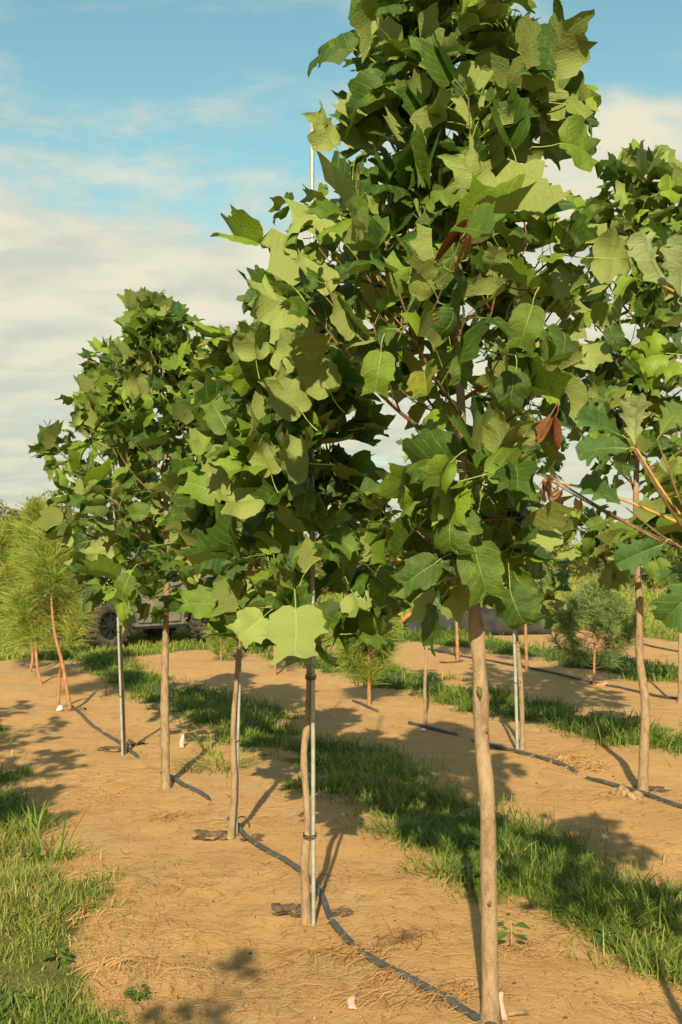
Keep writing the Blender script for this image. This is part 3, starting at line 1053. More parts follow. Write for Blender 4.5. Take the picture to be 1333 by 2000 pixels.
T2, _, B2 = build_tree('tulip_tree', 'slim tulip tree tied to the tallest grey pole, with a large pale drooping leaf', (600, 1795),
    [(600, 1795), (596, 1680), (602, 1600), (594, 1480), (602, 1400), (605, 1300), (608, 1150), (608, 950), (600, 780), (590, 650), (580, 590)],
    [(1290, 480, 650), (1200, 440, 760), (1100, 400, 740), (1000, 390, 740), (900, 410, 730), (800, 430, 720), (700, 450, 700), (620, 500, 680), (580, 540, 640)],
    360, 8, group=GR1, r0=0.019, leaf=(0.115, 0.19), n_branch=20, zc0=at(0, 1215, 4.89)[2], flip=0.2,
    heroes=[('hang', 578, 1188, -86, 128, 14, False, -0.32), ('hang', 515, 1205, -140, 78, 5, False, -0.26), ('arch', 690, 1160, -65, 75, 5, False, -0.1),
            ('arch', 705, 1235, 5, 90, 5, True, -0.05), ('flat', 730, 1150, -50, 85, -5, True, 0.05), ('flat', 545, 720, 60, 90, 5, False, -0.2),
            ('arch', 595, 660, 150, 80, 5, True, -0.2), ('flat', 645, 765, 125, 110, 0, False, -0.25), ('flat', 590, 805, 130, 105, 0, False, -0.25),
            ('arch', 600, 905, 178, 110, 5, False, -0.25), ('flat', 530, 925, 110, 90, 0, False, -0.2), ('flat', 600, 960, -100, 60, 8, True, -0.2),
            ('flat', 510, 975, 200, 90, -5, False, -0.15), ('flat', 660, 1050, -60, 70, 5, True, -0.1), ('cup', 500, 700, 100, 80, 5, False, -0.2)])
T3, _, B3 = build_tree('tulip_tree', 'thin crooked tulip tree with torn dark fabric around its foot', (450, 1640),
    [(450, 1640), (458, 1540), (455, 1430), (462, 1330), (469, 1230), (472, 1100), (476, 950), (482, 800), (488, 690)],
    [(1260, 410, 520), (1200, 360, 530), (1100, 345, 570), (1000, 350, 580), (900, 370, 570), (800, 400, 550), (720, 440, 530), (670, 465, 510)],
    330, 12, group=GR1, r0=0.018, leaf=(0.12, 0.20), n_branch=18, zc0=at(0, 1190, depth(1640))[2], flip=0.2,
    heroes=[('flat', 460, 1072, 185, 95, 10, True, -0.3), ('flat', 432, 970, 150, 90, 8, True, -0.3), ('flat', 430, 1182, 170, 85, 10, True, -0.28),
            ('flat', 445, 840, 120, 80, 8, True, -0.25), ('fold', 470, 1235, 170, 58, 8, True, -0.2), ('arch', 490, 1060, 165, 90, -5, False, -0.2)])
T4, _, B4 = build_tree('tulip_tree', 'full cone-shaped tulip tree on a straight smooth bare trunk without a pole', (325, 1540),
    [(325, 1540), (322, 1430), (322, 1320), (325, 1200), (328, 1100), (326, 980), (322, 840), (314, 700), (308, 600)],
    [(1215, 215, 420), (1150, 180, 420), (1080, 150, 430), (1000, 130, 440), (900, 130, 450), (820, 150, 445), (740, 175, 440), (680, 205, 430), (630, 240, 365), (575, 270, 345)],
    640, 17, group=GR1, r0=0.030, leaf=(0.09, 0.16), n_branch=30, zc0=at(0, 1165, depth(1540))[2], shrink=0.10, flip=0.32,
    heroes=[('cup', 310, 640, 40, 42, 0, False, -0.1), ('flat', 275, 775, 110, 70, 5, False, -0.25), ('fold', 425, 690, 60, 50, 5, True, -0.05),
            ('flat', 290, 1000, 170, 55, 8, True, -0.3), ('flat', 255, 1125, -120, 60, 8, True, -0.3)])
T5, _, B5 = build_tree('tulip_tree', 'leftmost tulip tree, thin trunk hidden behind its rusty grey pole', (243, 1470),
    [(243, 1470), (240, 1380), (236, 1280), (232, 1180), (228, 1050), (222, 900), (215, 780), (210, 700)],
    [(1200, 170, 300), (1140, 140, 310), (1060, 85, 320), (980, 75, 330), (910, 65, 330), (860, 110, 320), (800, 140, 310), (740, 160, 300), (690, 180, 250)],
    430, 23, group=GR1, r0=0.017, leaf=(0.105, 0.165), n_branch=24, zc0=at(0, 1150, depth(1470))[2], shrink=0.07, flip=0.25,
    heroes=[('cup', 200, 720, 165, 42, 5, False, -0.1), ('arch', 170, 1058, 185, 62, 5, True, -0.25), ('flat', 215, 1070, -150, 60, 5, False, -0.3)])
# second row
TR, _, BR = build_tree('tulip_tree', 'second-row tulip tree at the right edge, thick bare trunk above the dark pipe', (1255, 1545),
    [(1255, 1545), (1259, 1440), (1261, 1370), (1250, 1280), (1249, 1180), (1245, 1090), (1243, 950), (1250, 800), (1255, 600), (1258, 440), (1262, 335)],
    [(1160, 1150, 1360), (1100, 1080, 1400), (1000, 1060, 1420), (880, 1070, 1440), (760, 1090, 1440), (640, 1100, 1440), (540, 1090, 1430), (460, 1090, 1420), (410, 1110, 1400), (360, 1150, 1340), (325, 1210, 1300)],
    740, 31, group=GR2, r0=0.032, leaf=(0.105, 0.175), n_branch=32, zc0=at(0, 1105, depth(1545))[2],
    heroes=[('flat', 1190, 640, -60, 52, 10, True, -0.3), ('arch', 1300, 690, 175, 100, 8, True, -0.3), ('flat', 1115, 690, -10, 90, 5, False, -0.2),
            ('arch', 1225, 320, 60, 40, 5, False, -0.1), ('arch', 1290, 375, 20, 60, 8, True, -0.2)])
TS, _, BS = build_tree('maple_tree', 'slim lobed-leaf tree tied to the light pole just right of the nearest trunk', (1021, 1470),
    [(1021, 1470), (1020, 1380), (1014, 1290), (1005, 1200), (1003, 1050), (1006, 850), (1010, 650), (1012, 540)],
    [(1235, 930, 1110), (1150, 905, 1140), (1050, 905, 1150), (930, 910, 1140), (800, 920, 1130), (650, 940, 1090), (500, 990, 1040)],
    420, 37, group='slim lobed-leaf trees of the second row', r0=0.019, leaf=(0.13, 0.20), n_branch=20, zc0=at(0, 1190, depth(1470))[2], kind='oak', max_parts=270)
TT, _, BT = build_tree('maple_tree', 'very thin young tree behind the nearest trunk, left of it', (832, 1415),
    [(832, 1415), (830, 1340), (834, 1260), (831, 1180), (828, 1080), (824, 960), (820, 850)],
    [(1190, 780, 880), (1130, 770, 895), (1050, 775, 890), (950, 780, 880), (860, 800, 850)],
    150, 41, group='slim lobed-leaf trees of the second row', r0=0.016, leaf=(0.10, 0.16), n_branch=14, zc0=at(0, 1175, depth(1415))[2], kind='oak', max_parts=150)
TE, _, BE = build_tree('tulip_tree', 'third-row tree whose thin trunk stands at the right picture edge', (1329, 1372),
    [(1329, 1372), (1329, 1280), (1331, 1180), (1331, 1060), (1330, 930), (1328, 820)],
    [(1150, 1270, 1390), (1080, 1250, 1410), (980, 1250, 1410), (880, 1270, 1390), (800, 1300, 1360)],
    150, 43, r0=0.021, leaf=(0.13, 0.19), n_branch=14, zc0=at(0, 1130, depth(1372))[2], max_parts=150)
# the oak whose twigs reach in from the right; it stands just outside the picture
OK_, oskel, BO = build_tree('oak_tree', 'oak reaching in from the right edge with lobed leaves on yellow twigs', (1590, 2492),
    [(1590, 2492), (1592, 2100), (1590, 1700), (1588, 1300), (1585, 900), (1580, 600), (1578, 420)],
    [(1150, 1250, 1900), (1050, 1190, 1980), (900, 1180, 2000), (750, 1200, 1980), (600, 1220, 1950), (480, 1260, 1900), (380, 1400, 1760)],
    190, 47, r0=0.024, leaf=(0.11, 0.17), n_branch=9, kind='oak', branch_mat='twig', max_parts=200, zc0=1.45,
    heroes=[('oak', 1300, 560, 128, 125, 8, False, -0.05), ('oak', 1330, 580, 95, 120, 8, False, -0.1), ('oak', 1240, 870, 92, 105, 0, False, 0.0), ('oak', 1215, 850, 148, 100, 5, True, 0.0),
            ('oak', 1230, 875, 172, 105, 8, True, -0.05), ('oak', 1290, 850, 60, 90, 5, True, 0.0), ('oak', 1300, 1060, 200, 105, 8, True, -0.1), ('oak', 1215, 985, 145, 95, 8, True, 0.0),
            ('dry', 1060, 938, -85, 62, 0, True, 0.05), ('dry', 1072, 938, -100, 58, 0, False, 0.07), ('dry', 1100, 955, -100, 45, 0, True, 0.05), ('dry', 1135, 972, -80, 35, 0, True, 0.03)])
for ctrl in (([1585, 700], [1480, 620], [1380, 600], [1290, 555]), ([1585, 1120], [1420, 1060], [1300, 1010], [1215, 975], [1130, 950], [1060, 938]), ([1585, 1200], [1400, 1080], [1310, 980], [1240, 870])):
    pts = np.array([at(x, y, depth(2492) + 0.02 * k) for k, (x, y) in enumerate(ctrl)]) - BO
    tube('branch', curve_pts(pts, 14), np.linspace(0.0048, 0.0022, 14), M['oaktwig'], OK_, 6)

# trees of the row left of the picture: only the shade they throw shows
for k, (u, vv_, hgt, zb_, rr, sd) in enumerate(((0.05, -0.86, 2.6, 1.05, 0.40, 51), (3.55, -0.95, 2.5, 1.55, 0.5, 57), (4.9, -0.62, 2.5, 1.1, 0.5, 59), (6.2, -0.62, 2.8, 1.05, 0.5, 61), (7.6, -0.62, 2.7, 1.05, 0.46, 63))):
    x, y = xy_of(u, vv_)
    yv = max(y, 0.05)
    # the builder wants pixels of a plane; give it the same tree measured at distance 5 and move it
    s5 = FPX / 5.0
    b5 = HORIZON + EYE * s5
    zpx = lambda z: b5 - z * s5
    prof = [(zpx(zb_), CX - 0.2 * s5, CX + 0.2 * s5), (zpx(zb_ + 0.35), CX - rr * s5, CX + rr * s5), (zpx(hgt * 0.75), CX - rr * s5, CX + rr * s5), (zpx(hgt), CX - 0.15 * s5, CX + 0.15 * s5)]
    tr, _, _ = build_tree('tulip_tree', 'tulip tree of the row past the left edge, only its shade in view',
        (CX, b5), [(CX, b5), (CX + 4, zpx(0.6)), (CX - 3, zpx(1.2)), (CX + 3, zpx(hgt * .8)), (CX, zpx(hgt))], prof, (60, 130, 120, 120, 120)[k], sd, leaf=(0.075, 0.125), group='tulip trees past the left edge', r0=0.022, n_branch=(9, 14, 14, 14, 14)[k], hidden=True, kind='tulip')
    tr.location = (x, y, float(gz(x, y)))


# ------------------------------------------------------------------ poles
def pole(label, foot, pts, r=0.0105, ties=(), ty=None, group='tree poles'):
    y0 = depth(foot[1])
    P = [at(px, py, y0) for px, py in [foot] + list(pts)]
    P[0] = np.array([P[0][0], y0, float(gz(P[0][0], y0)) - 0.12])
    B = np.array([P[0][0], y0, 0.0])
    t_ = thing('support_pole', label, 'pole', B, 0, group)
    cp = curve_pts([p - B for p in P], 26) if len(P) > 2 else np.array(P) - B
    tube('shaft', cp, np.full(len(cp), r), M['pipe'], t_, 9)
    for px, py, dx in ties:
        c = at(px, py, y0) - B
        a = np.linspace(0, 2 * np.pi, 17)
        rr = abs(dx) / FPX * y0
        ring = np.stack([c[0] + dx / FPX * y0 * 0.45 + (rr * 0.62 + r) * np.cos(a), c[1] + (r + 0.006) * 1.5 * np.sin(a), c[2] + 0.006 * np.sin(a * 1.0)], 1)
        tube('tie', ring, np.full(17, 0.0022), M['black_wire'], t_, 5)
    return t_


pole('tallest straight grey pole beside the slim tree with the big pale leaf', (613, 1800), [(611, 1000), (610, 235)], 0.0088, [(612, 1628, -14), (612, 1633, -14), (612, 1320, -10), (612, 1324, -10)])
pole('bowed grey pole behind the thin crooked tree', (461, 1636), [(465, 1450), (468, 1340), (478, 1000), (498, 540)], 0.0085, [(463, 1445, -8), (469, 1282, -8)])
pole('grey pole with two wire ties at the leftmost tulip tree', (241, 1473), [(235, 1330), (230, 1190), (212, 660)], 0.0092, [(232, 1232, 5), (235, 1358, 5)])
pole('pale pole just right of the nearest trunk in the second row', (1012, 1476), [(1008, 1350), (1003, 1180), (996, 940)], 0.0125, [(1008, 1255, 6), (1009, 1332, 6)])


# ------------------------------------------------------------------ pines
def needles_on(rg, shoots, n_per, ln, wid, droop=0.22):
    X, D, T = [], [], []
    for p0, p1, tn in shoots:
        k = int(n_per * (0.6 + np.linalg.norm(p1 - p0) * 2.2))
        f = rg.random(k) ** 0.8
        pos = p0 + (p1 - p0) * f[:, None]
        d = nz(p1 - p0)
        rad = rg.standard_normal((k, 3))
        rad -= (rad @ d)[:, None] * d
        rad /= np.linalg.norm(rad, axis=1)[:, None] + 1e-9
        dirn = rad * rg.uniform(0.3, 1.0, k)[:, None] + d * rg.uniform(0.2, 1.0, k)[:, None]
        dirn /= np.linalg.norm(dirn, axis=1)[:, None]
        X.append(pos); D.append(dirn); T.append(np.clip(tn + rg.normal(0, 0.2, k) + (rg.random(k) < 0.03) * 0.5, 0, 1))
    X, D, T = np.vstack(X), np.vstack(D), np.concatenate(T)
    n = len(X)
    L = ln * rg.uniform(0.6, 1.15, n)
    side = np.cross(D, rg.standard_normal((n, 3)))
    side /= np.linalg.norm(side, axis=1)[:, None] + 1e-9
    m = X + D * (L * 0.55)[:, None] + np.array([0, 0, -1.0]) * (L * droop * 0.16)[:, None]
    e = X + D * (L * 0.97)[:, None] + np.array([0, 0, -1.0]) * (L * droop * 0.6)[:, None]
    hw = wid * 0.5
    verts = np.stack([X - side * hw, X + side * hw, m - side * hw, m + side * hw, e], 1).reshape(-1, 3)
    b = np.arange(n)[:, None] * 5
    tris = np.stack([b + np.array([[0, 1, 3]]), b + np.array([[0, 3, 2]]), b + np.array([[2, 3, 4]])], 1).reshape(-1, 3)
    return verts, tris, np.repeat(T, 5)


def build_pine(label, base, trunk_px, prof, seed, mat='needle_y', r0=0.02, n_sh=34, n_per=90, ln=0.19, wid=0.0028, tips=True, group=None, extra=()):
    rg = np.random.default_rng(seed)
    bx, by = spot(*base)
    bz = float(gz(bx, by))
    B = np.array([bx, by, bz])
    t_ = thing('pine_tree', label, 'tree', B, 0, group)
    ctrl = [at(px, py, by) for px, py in trunk_px]
    ctrl[0] = np.array([bx, by, bz - 0.05])
    TP = curve_pts(ctrl, 30)
    tube('trunk', TP - B, np.linspace(r0, r0 * 0.3, 30) * (1 + 0.05 * rg.standard_normal(30)), M['pinebark'], t_, 9)
    for ex in extra:
        ep = [at(px, py, by + dy) for px, py, dy in ex]
        ep[0][2] = bz - 0.04
        tube('trunk', curve_pts(np.array(ep) - B, 16), np.linspace(r0 * 0.85, r0 * 0.6, 16), M['pinebark'], t_, 8)
    P = np.array([(at(0, y, by)[2], at(xl, y, by)[0], at(xr, y, by)[0]) for y, xl, xr in prof])
    P = P[np.argsort(P[:, 0])]
    zb, zt = P[0, 0], P[-1, 0]
    shoots = []
    for b in range(n_sh):
        z = zb + (zt - zb) * (b + rg.random()) / n_sh
        phi = b * 2.39996 + rg.normal(0, 0.3)
        xl, xr = np.interp(z, P[:, 0], P[:, 1]), np.interp(z, P[:, 0], P[:, 2])
        tz = min(z - 0.04, TP[-1, 2])
        c = np.array([np.interp(tz, TP[:, 2], TP[:, 0]), np.interp(tz, TP[:, 2], TP[:, 1]), tz])
        half = (xr - xl) / 2
        cxm = (xr + xl) / 2
        rr = max(0.05, half - ln * 0.42) * (0.25 + 0.75 * rg.random() ** 0.6)
        if math.sin(phi) < -0.3 and z < zb + 0.45 * (zt - zb) and abs(math.cos(phi)) < 0.8:
            continue
        end = np.array([cxm + math.cos(phi) * rr, by + math.sin(phi) * rr, z + rr * 0.25])
        st = c + (end - c) * 0.15
        mid = (st + end) / 2 + np.array([0, 0, -0.03])
        tube('branch', np.array([c, mid, end]) - B, [0.005, 0.004, 0.003], M['twig'], t_, 5)
        tn = 0.32 + 0.3 * rg.random()
        shoots += [(mid, end, tn), (end, end + nz(end - mid) * 0.04 + np.array([0, 0, 0.07]), tn + 0.15)]
        if tips and b % 2 == 0:
            q = end + np.array([rg.normal(0, 0.02), rg.normal(0, 0.02), rg.uniform(0.07, 0.16)])
            tube('candle', np.array([end, q]) - B, [0.006, 0.003], M['petiole'], t_, 5)
            shoots.append((end, q, tn + 0.3))
    v, f, a = needles_on(rg, [(p - B, q - B, s) for p, q, s in shoots], n_per, ln, wid)
    o = obj('needles', np_mesh('needles', v, f, {'tint': a}), M[mat], t_)
    o['kind'] = 'stuff'
    return t_


build_pine('bright yellow-green pine with two crossing orange stems at the left', (139, 1386), [(139, 1386), (130, 1340), (122, 1295), (108, 1240), (102, 1190), (100, 1130), (102, 1085)],
           [(1265, 30, 175), (1240, 15, 185), (1210, 10, 192), (1160, 15, 185), (1110, 40, 170), (1070, 60, 140)], 3, r0=0.022, n_sh=40, n_per=115, ln=0.26, wid=0.0036,
           extra=[[(114, 1358, 0.25), (117, 1320, 0.2), (123, 1290, 0.05)]])
build_pine('taller hazy green pine behind the two-stemmed pine at the left', (82, 1338), [(82, 1338), (72, 1290), (68, 1200), (66, 1100), (66, 1020)],
           [(1270, 20, 110), (1220, -10, 140), (1150, -5, 150), (1090, 15, 140), (1040, 35, 120), (1005, 55, 85)], 5, r0=0.02, n_sh=64, n_per=95, ln=0.24, wid=0.005)
build_pine('farthest left pine with a dark leaning stem in dry brush', (58, 1314), [(58, 1314), (64, 1275), (50, 1200), (30, 1120), (22, 1070)],
           [(1260, -40, 60), (1200, -60, 75), (1130, -50, 70), (1080, -20, 50), (1040, 5, 35)], 7, r0=0.02, n_sh=44, n_per=80, ln=0.22, wid=0.005)
build_pine('small round pine with drooping needles beside the grass strip centre', (722, 1381), [(722, 1381), (721, 1330), (721, 1280), (718, 1230), (715, 1180)],
           [(1330, 690, 745), (1300, 650, 780), (1260, 640, 790), (1220, 655, 780), (1190, 690, 750)], 9, r0=0.02, n_sh=50, n_per=110, ln=0.22, wid=0.0042, tips=False)
build_pine('pine half hidden behind the big pale leaf', (537, 1320), [(537, 1320), (537, 1280), (536, 1220), (535, 1150)],
           [(1270, 500, 580), (1230, 480, 600), (1180, 490, 590), (1130, 520, 560)], 11, r0=0.024, n_sh=24, n_per=60, ln=0.2, wid=0.0036, tips=False)
build_pine('small blue-green pine standing alone in the third row', (1160, 1336), [(1160, 1336), (1161, 1300), (1162, 1250), (1163, 1210), (1164, 1165)],
           [(1300, 1100, 1225), (1280, 1065, 1260), (1245, 1062, 1265), (1205, 1080, 1245), (1180, 1115, 1215), (1160, 1145, 1185)], 13, 'needle_b', r0=0.016, n_sh=64, n_per=80, ln=0.18, wid=0.0048, tips=False)
build_pine('pine with a bare orange trunk just left of the nearest trunk', (895, 1291), [(895, 1291), (893, 1240), (891, 1180), (890, 1110)],
           [(1200, 850, 935), (1160, 845, 945), (1110, 860, 930), (1070, 880, 910)], 15, 'needle_b', r0=0.028, n_sh=34, n_per=80, ln=0.19, wid=0.0052, tips=False)
build_pine('pine with an orange trunk behind the pale pole', (1030, 1311), [(1030, 1311), (1028, 1260), (1026, 1190), (1025, 1110)],
           [(1200, 985, 1075), (1160, 975, 1085), (1110, 985, 1070), (1070, 1010, 1045)], 17, 'needle_b', r0=0.026, n_sh=34, n_per=80, ln=0.19, wid=0.0052, tips=False)
build_pine('low tufted pine at the row end behind the thin crooked trunk', (432, 1292), [(432, 1292), (432, 1260), (431, 1220)],
           [(1285, 405, 460), (1260, 395, 470), (1225, 405, 460), (1190, 420, 445)], 19, r0=0.014, n_sh=26, n_per=80, ln=0.17, wid=0.005, tips=False)


# ------------------------------------------------------------------ irrigation pipes
def pipe(label, pix, r=0.0145, lift=0.0, group='drip pipes along the rows', n=70):
    P = []
    for p in pix:
        x, y = spot(p[0], p[1])
        P.append((x, y, float(gz(x, y)) + r * 0.95 + (p[2] if len(p) > 2 else 0)))
    B = np.array(P[len(P) // 2])
    B[2] = 0
    t_ = thing('irrigation_pipe', label, 'pipe', B, 0, group)
    cp = curve_pts(np.array(P), n)
    low = gz(cp[:, 0], cp[:, 1]) + r * 0.7
    cp[:, 2] = np.where(cp[:, 2] < low - r * 1.2, cp[:, 2], np.maximum(cp[:, 2], low))
    tube('hose', cp - B, np.full(n, r), M['hose'], t_, 9)
    return t_, cp, B


t_, cp, B = pipe('dark drip pipe running along the front row past the tied trees', [(1150, 2110), (1010, 2045), (930, 2000), (880, 1965), (800, 1915), (740, 1880), (690, 1845), (650, 1800), (628, 1755), (600, 1722),
    (560, 1690), (520, 1668), (480, 1640), (462, 1618), (440, 1592, -0.035), (415, 1566, -0.03), (395, 1555), (360, 1538), (335, 1524), (300, 1500, -0.035), (275, 1482, -0.03), (250, 1463), (225, 1446), (205, 1430, -0.02), (180, 1414), (158, 1397), (140, 1378)], n=120)
# dry strands caught over it, picked out near the front
rs = np.random.default_rng(77)
for k in range(34):
    i = int(np.clip(rs.normal(26, 15), 6, 70))
    c = cp[i] - B
    d = nz(np.array([cp[i + 1] - cp[i]])[0])
    s = np.array([-d[1], d[0], 0])
    a, b_ = rs.uniform(0.02, 0.10), rs.uniform(0.02, 0.12)
    arc = [c - s * a + d * rs.normal(0, 0.05) + [0, 0, -0.012], c - s * 0.013 + [0, 0, 0.008], c + d * rs.normal(0, 0.006) + [0, 0, 0.0155], c + s * 0.014 + [0, 0, 0.006], c + s * b_ + d * rs.normal(0, 0.06) + [0, 0, -0.012]]
    tube('straw', curve_pts(arc, 9), np.full(9, 0.0009), M['strand'] if 'strand' in M else M.setdefault('strand', simple('strand', (0.56, 0.38, 0.18), 0.7)), t_, 3)
for px, py, sx in ((978 / 2.667, 1512, 0.04), (472, 1622, -0.07)):
    x, y = spot(px, py)
    a = np.linspace(0, np.pi, 12)
    loop = np.stack([x - B[0] + sx * np.cos(a) * 0.6, y - B[1] + 0.03 * np.sin(a), 0.01 + 0.06 * np.sin(a)], 1)
    tube('drip_line', loop, np.full(12, 0.003), M['black_wire'], t_, 5)

t_, cp2, B = pipe('dark drip pipe of the second row running out at the right edge', [(800, 1414), (830, 1421), (870, 1431), (910, 1443, -0.03), (965, 1464), (1012, 1478), (1060, 1491), (1110, 1503), (1130, 1512, -0.03), (1150, 1520, -0.02), (1166, 1524), (1210, 1535),
    (1260, 1552), (1300, 1566), (1340, 1580), (1420, 1606)], n=90)
t_, cp3, B = pipe('thin dark pipe of the third row under the blue-green pine', [(830, 1266), (905, 1283), (960, 1295), (1030, 1308), (1090, 1318), (1140, 1329), (1190, 1338), (1240, 1348), (1290, 1358), (1340, 1368)], 0.014, n=60)
t_, cp4, B = pipe('short far pipe on the bare soil at the right', [(1250, 1258), (1290, 1267), (1333, 1274), (1380, 1280)], 0.014, n=30)
t_, cp5, B = pipe('short pipe stub lying left of the small round pine', [(690, 1374), (706, 1380), (722, 1386), (740, 1392, -0.02)], 0.012, n=20)


# ------------------------------------------------------------------ torn weed fabric, stones, tape
def fabric(label, px, py, w_, d_, seed, h=0.035):
    rg = np.random.default_rng(seed)
    x0, y0 = spot(px, py)
    n = 15
    V, Fc = [], []
    for j in range(n):
        for i in range(n):
            u, v = i / (n - 1) - 0.5, j / (n - 1) - 0.5
            k = 0.5 * (1 + 0.45 * math.sin(5 * math.atan2(v, u) + seed) + 0.2 * math.sin(9 * math.atan2(v, u)))
            x, y = u * w_ * (0.7 + k * 0.6), v * d_ * (0.7 + k * 0.6)
            e = max(abs(u), abs(v)) * 2
            z = h * 0.85 * max(0.0, float(vnoise(u + seed, v, 3.1, seed)) - 0.32) * (0.4 + 0.6 * e) + rg.normal(0, 0.0012) + 0.002
            if e < 0.35:
                z -= 0.012
            V.append((x, y, float(gz(x0 + x, y0 + y)) + z))
    for j in range(n - 1):
        for i in range(n - 1):
            if rg.random() < 0.06:
                continue
            Fc.append((j * n + i, j * n + i + 1, (j + 1) * n + i + 1, (j + 1) * n + i))
    me = bpy.data.meshes.new('weed_fabric')
    me.from_pydata(V, [], Fc)
    me.polygons.foreach_set('use_smooth', np.ones(len(Fc), dtype=bool))
    o = obj('weed_fabric', me, M['fabric'], None, (x0, y0, 0))
    sm = o.modifiers.new('thick', 'SOLIDIFY')
    sm.thickness = 0.003
    return tag(o, label, 'fabric', 'torn weed fabric at the tree feet')


fabric('torn dark fabric flap left of the thin crooked tree foot', 412, 1640, 0.17, 0.12, 3, 0.05)
fabric('crumpled dark fabric right of the thin crooked tree foot', 492, 1643, 0.11, 0.10, 4, 0.05)
fabric('fabric flap left of the slim tree with the big pale leaf', 567, 1778, 0.14, 0.13, 6, 0.05)
fabric('small fabric lump right of the tallest pole', 668, 1782, 0.09, 0.06, 8, 0.045)
fabric('dark fabric patch at the leftmost pole foot', 222, 1462, 0.2, 0.16, 9, 0.04)
fabric('fabric lump standing up right of the leftmost pole', 266, 1455, 0.14, 0.12, 10, 0.09)
fabric('fabric shred at the pine with two crossing stems', 150, 1386, 0.16, 0.12, 12, 0.05)
fabric('dark fabric shred below the pine left of the nearest trunk', 883, 1292, 0.3, 0.2, 13, 0.06)
fabric('fabric shred behind the trunk above the dark pipe', 1275, 1540, 0.2, 0.12, 14, 0.04)


def stone(label, px, py, s, seed, mat='stone'):
    rg = np.random.default_rng(seed)
    x, y = spot(px, py)
    bm = bmesh.new()
    bmesh.ops.create_icosphere(bm, subdivisions=3, radius=s)
    for v in bm.verts:
        n_ = v.co.normalized()
        k = 1 + 0.25 * math.sin(4 * n_.x + seed) + 0.2 * math.sin(5 * n_.y + 2 * seed) + 0.12 * math.sin(11 * n_.z + seed) + rg.normal(0, 0.03)
        v.co = Vector((v.co.x * 1.4 * k, v.co.y * k, v.co.z * 0.8 * k))
    o = bm_obj('clod', bm, M[mat], None, (x, y, float(gz(x, y)) + s * 0.05), (0, 0, seed), True)
    return tag(o, label, 'clod', 'lumps of earth by the pipes')


stone('grey earth lump under the pipe left of the right trunk', 1213, 1549, 0.055, 1)
stone('flat earth lump under the pipe near the right trunk foot', 1240, 1555, 0.045, 2)
stone('small clod beside the third-row pine foot', 1180, 1336, 0.06, 3)


def scrap(label, px, py, size, mat, seed, name='tape_scrap', cat='tape', upright=0.0, z0=0.0):
    rg = np.random.default_rng(seed)
    x0, y0 = spot(px, py)
    n, V, Fc = 7, [], []
    for j in range(n):
        for i in range(4):
            u, v = i / 3 - 0.5, j / (n - 1)
            wv = 0.25 * size[0] * math.sin(5 * v + seed + u)
            V.append((u * size[0] * (1 - 0.4 * v) + wv * 0.5, (v - 0.5) * size[1] * math.cos(upright), v * size[1] * math.sin(upright) + abs(wv) * 0.5 + 0.004 + rg.normal(0, 0.0015)))
    for j in range(n - 1):
        for i in range(3):
            Fc.append((j * 4 + i, j * 4 + i + 1, j * 4 + i + 5, j * 4 + i + 4))
    me = bpy.data.meshes.new(name)
    me.from_pydata(V, [], Fc)
    me.polygons.foreach_set('use_smooth', np.ones(len(Fc), dtype=bool))
    o = obj(name, me, M[mat], None, (x0, y0, float(gz(x0, y0)) + 0.004 + z0))
    o.modifiers.new('thick', 'SOLIDIFY').thickness = 0.001
    return tag(o, label, cat)


scrap('pink tape tied low on the nearest trunk', 978, 2003, (0.035, 0.09), 'pink', 1, upright=1.35)
scrap('crumpled pink tape scrap on the bare soil at the bottom', 688, 1972, (0.03, 0.05), 'pink', 2, upright=0.5)
scrap('pink ribbon standing in the straw behind the smooth straight trunk', 356, 1462, (0.035, 0.10), 'pink', 3, upright=1.2)
scrap('square white tag on the ground by the two-stemmed pine', 117, 1390, (0.05, 0.06), 'white', 4, 'plant_tag', 'tag', upright=0.9)
scrap('white chip on the soil near the very thin tree', 826, 1428, (0.05, 0.05), 'white', 5, 'plant_tag', 'tag', upright=0.3)
# a dry cut stick
x, y = spot(1010, 1990)
o = tube('stick', np.array([[-0.05, -0.01, 0.01], [0.0, 0.0, 0.016], [0.04, 0.006, 0.013]]), [0.008, 0.0085, 0.007], M['bark'])
o.location = (x, y, float(gz(x, y)))
tag(o, 'short pale stick on the soil right of the nearest trunk foot', 'stick')


# ------------------------------------------------------------------ weeds
def tuft(label, px, py, n, ln, wid, seed, spread=0.05, tint=(0.35, 0.75), lean=(0.3, 1.2)):
    rg = np.random.default_rng(seed)
    x0, y0 = spot(px, py)
    x, y = rg.normal(0, spread, n), rg.normal(0, spread, n)
    az = np.arctan2(y, x) + rg.normal(0, 0.5, n)
    v, f, a = blades(rg, x, y, gz(x0 + x, y0 + y), ln * rg.uniform(0.5, 1.2, n), wid * rg.uniform(0.7, 1.3, n), az, rg.uniform(*lean, n), rg.uniform(0.1, 0.7, n), rg.uniform(*tint, n), 4)
    o = obj('grass_tuft', np_mesh('grass_tuft', v, f, {'tint': a}), M['grass'], None, (x0, y0, 0))
    return tag(o, label, 'grass tuft', 'broad-bladed grass tufts at the strip edges')


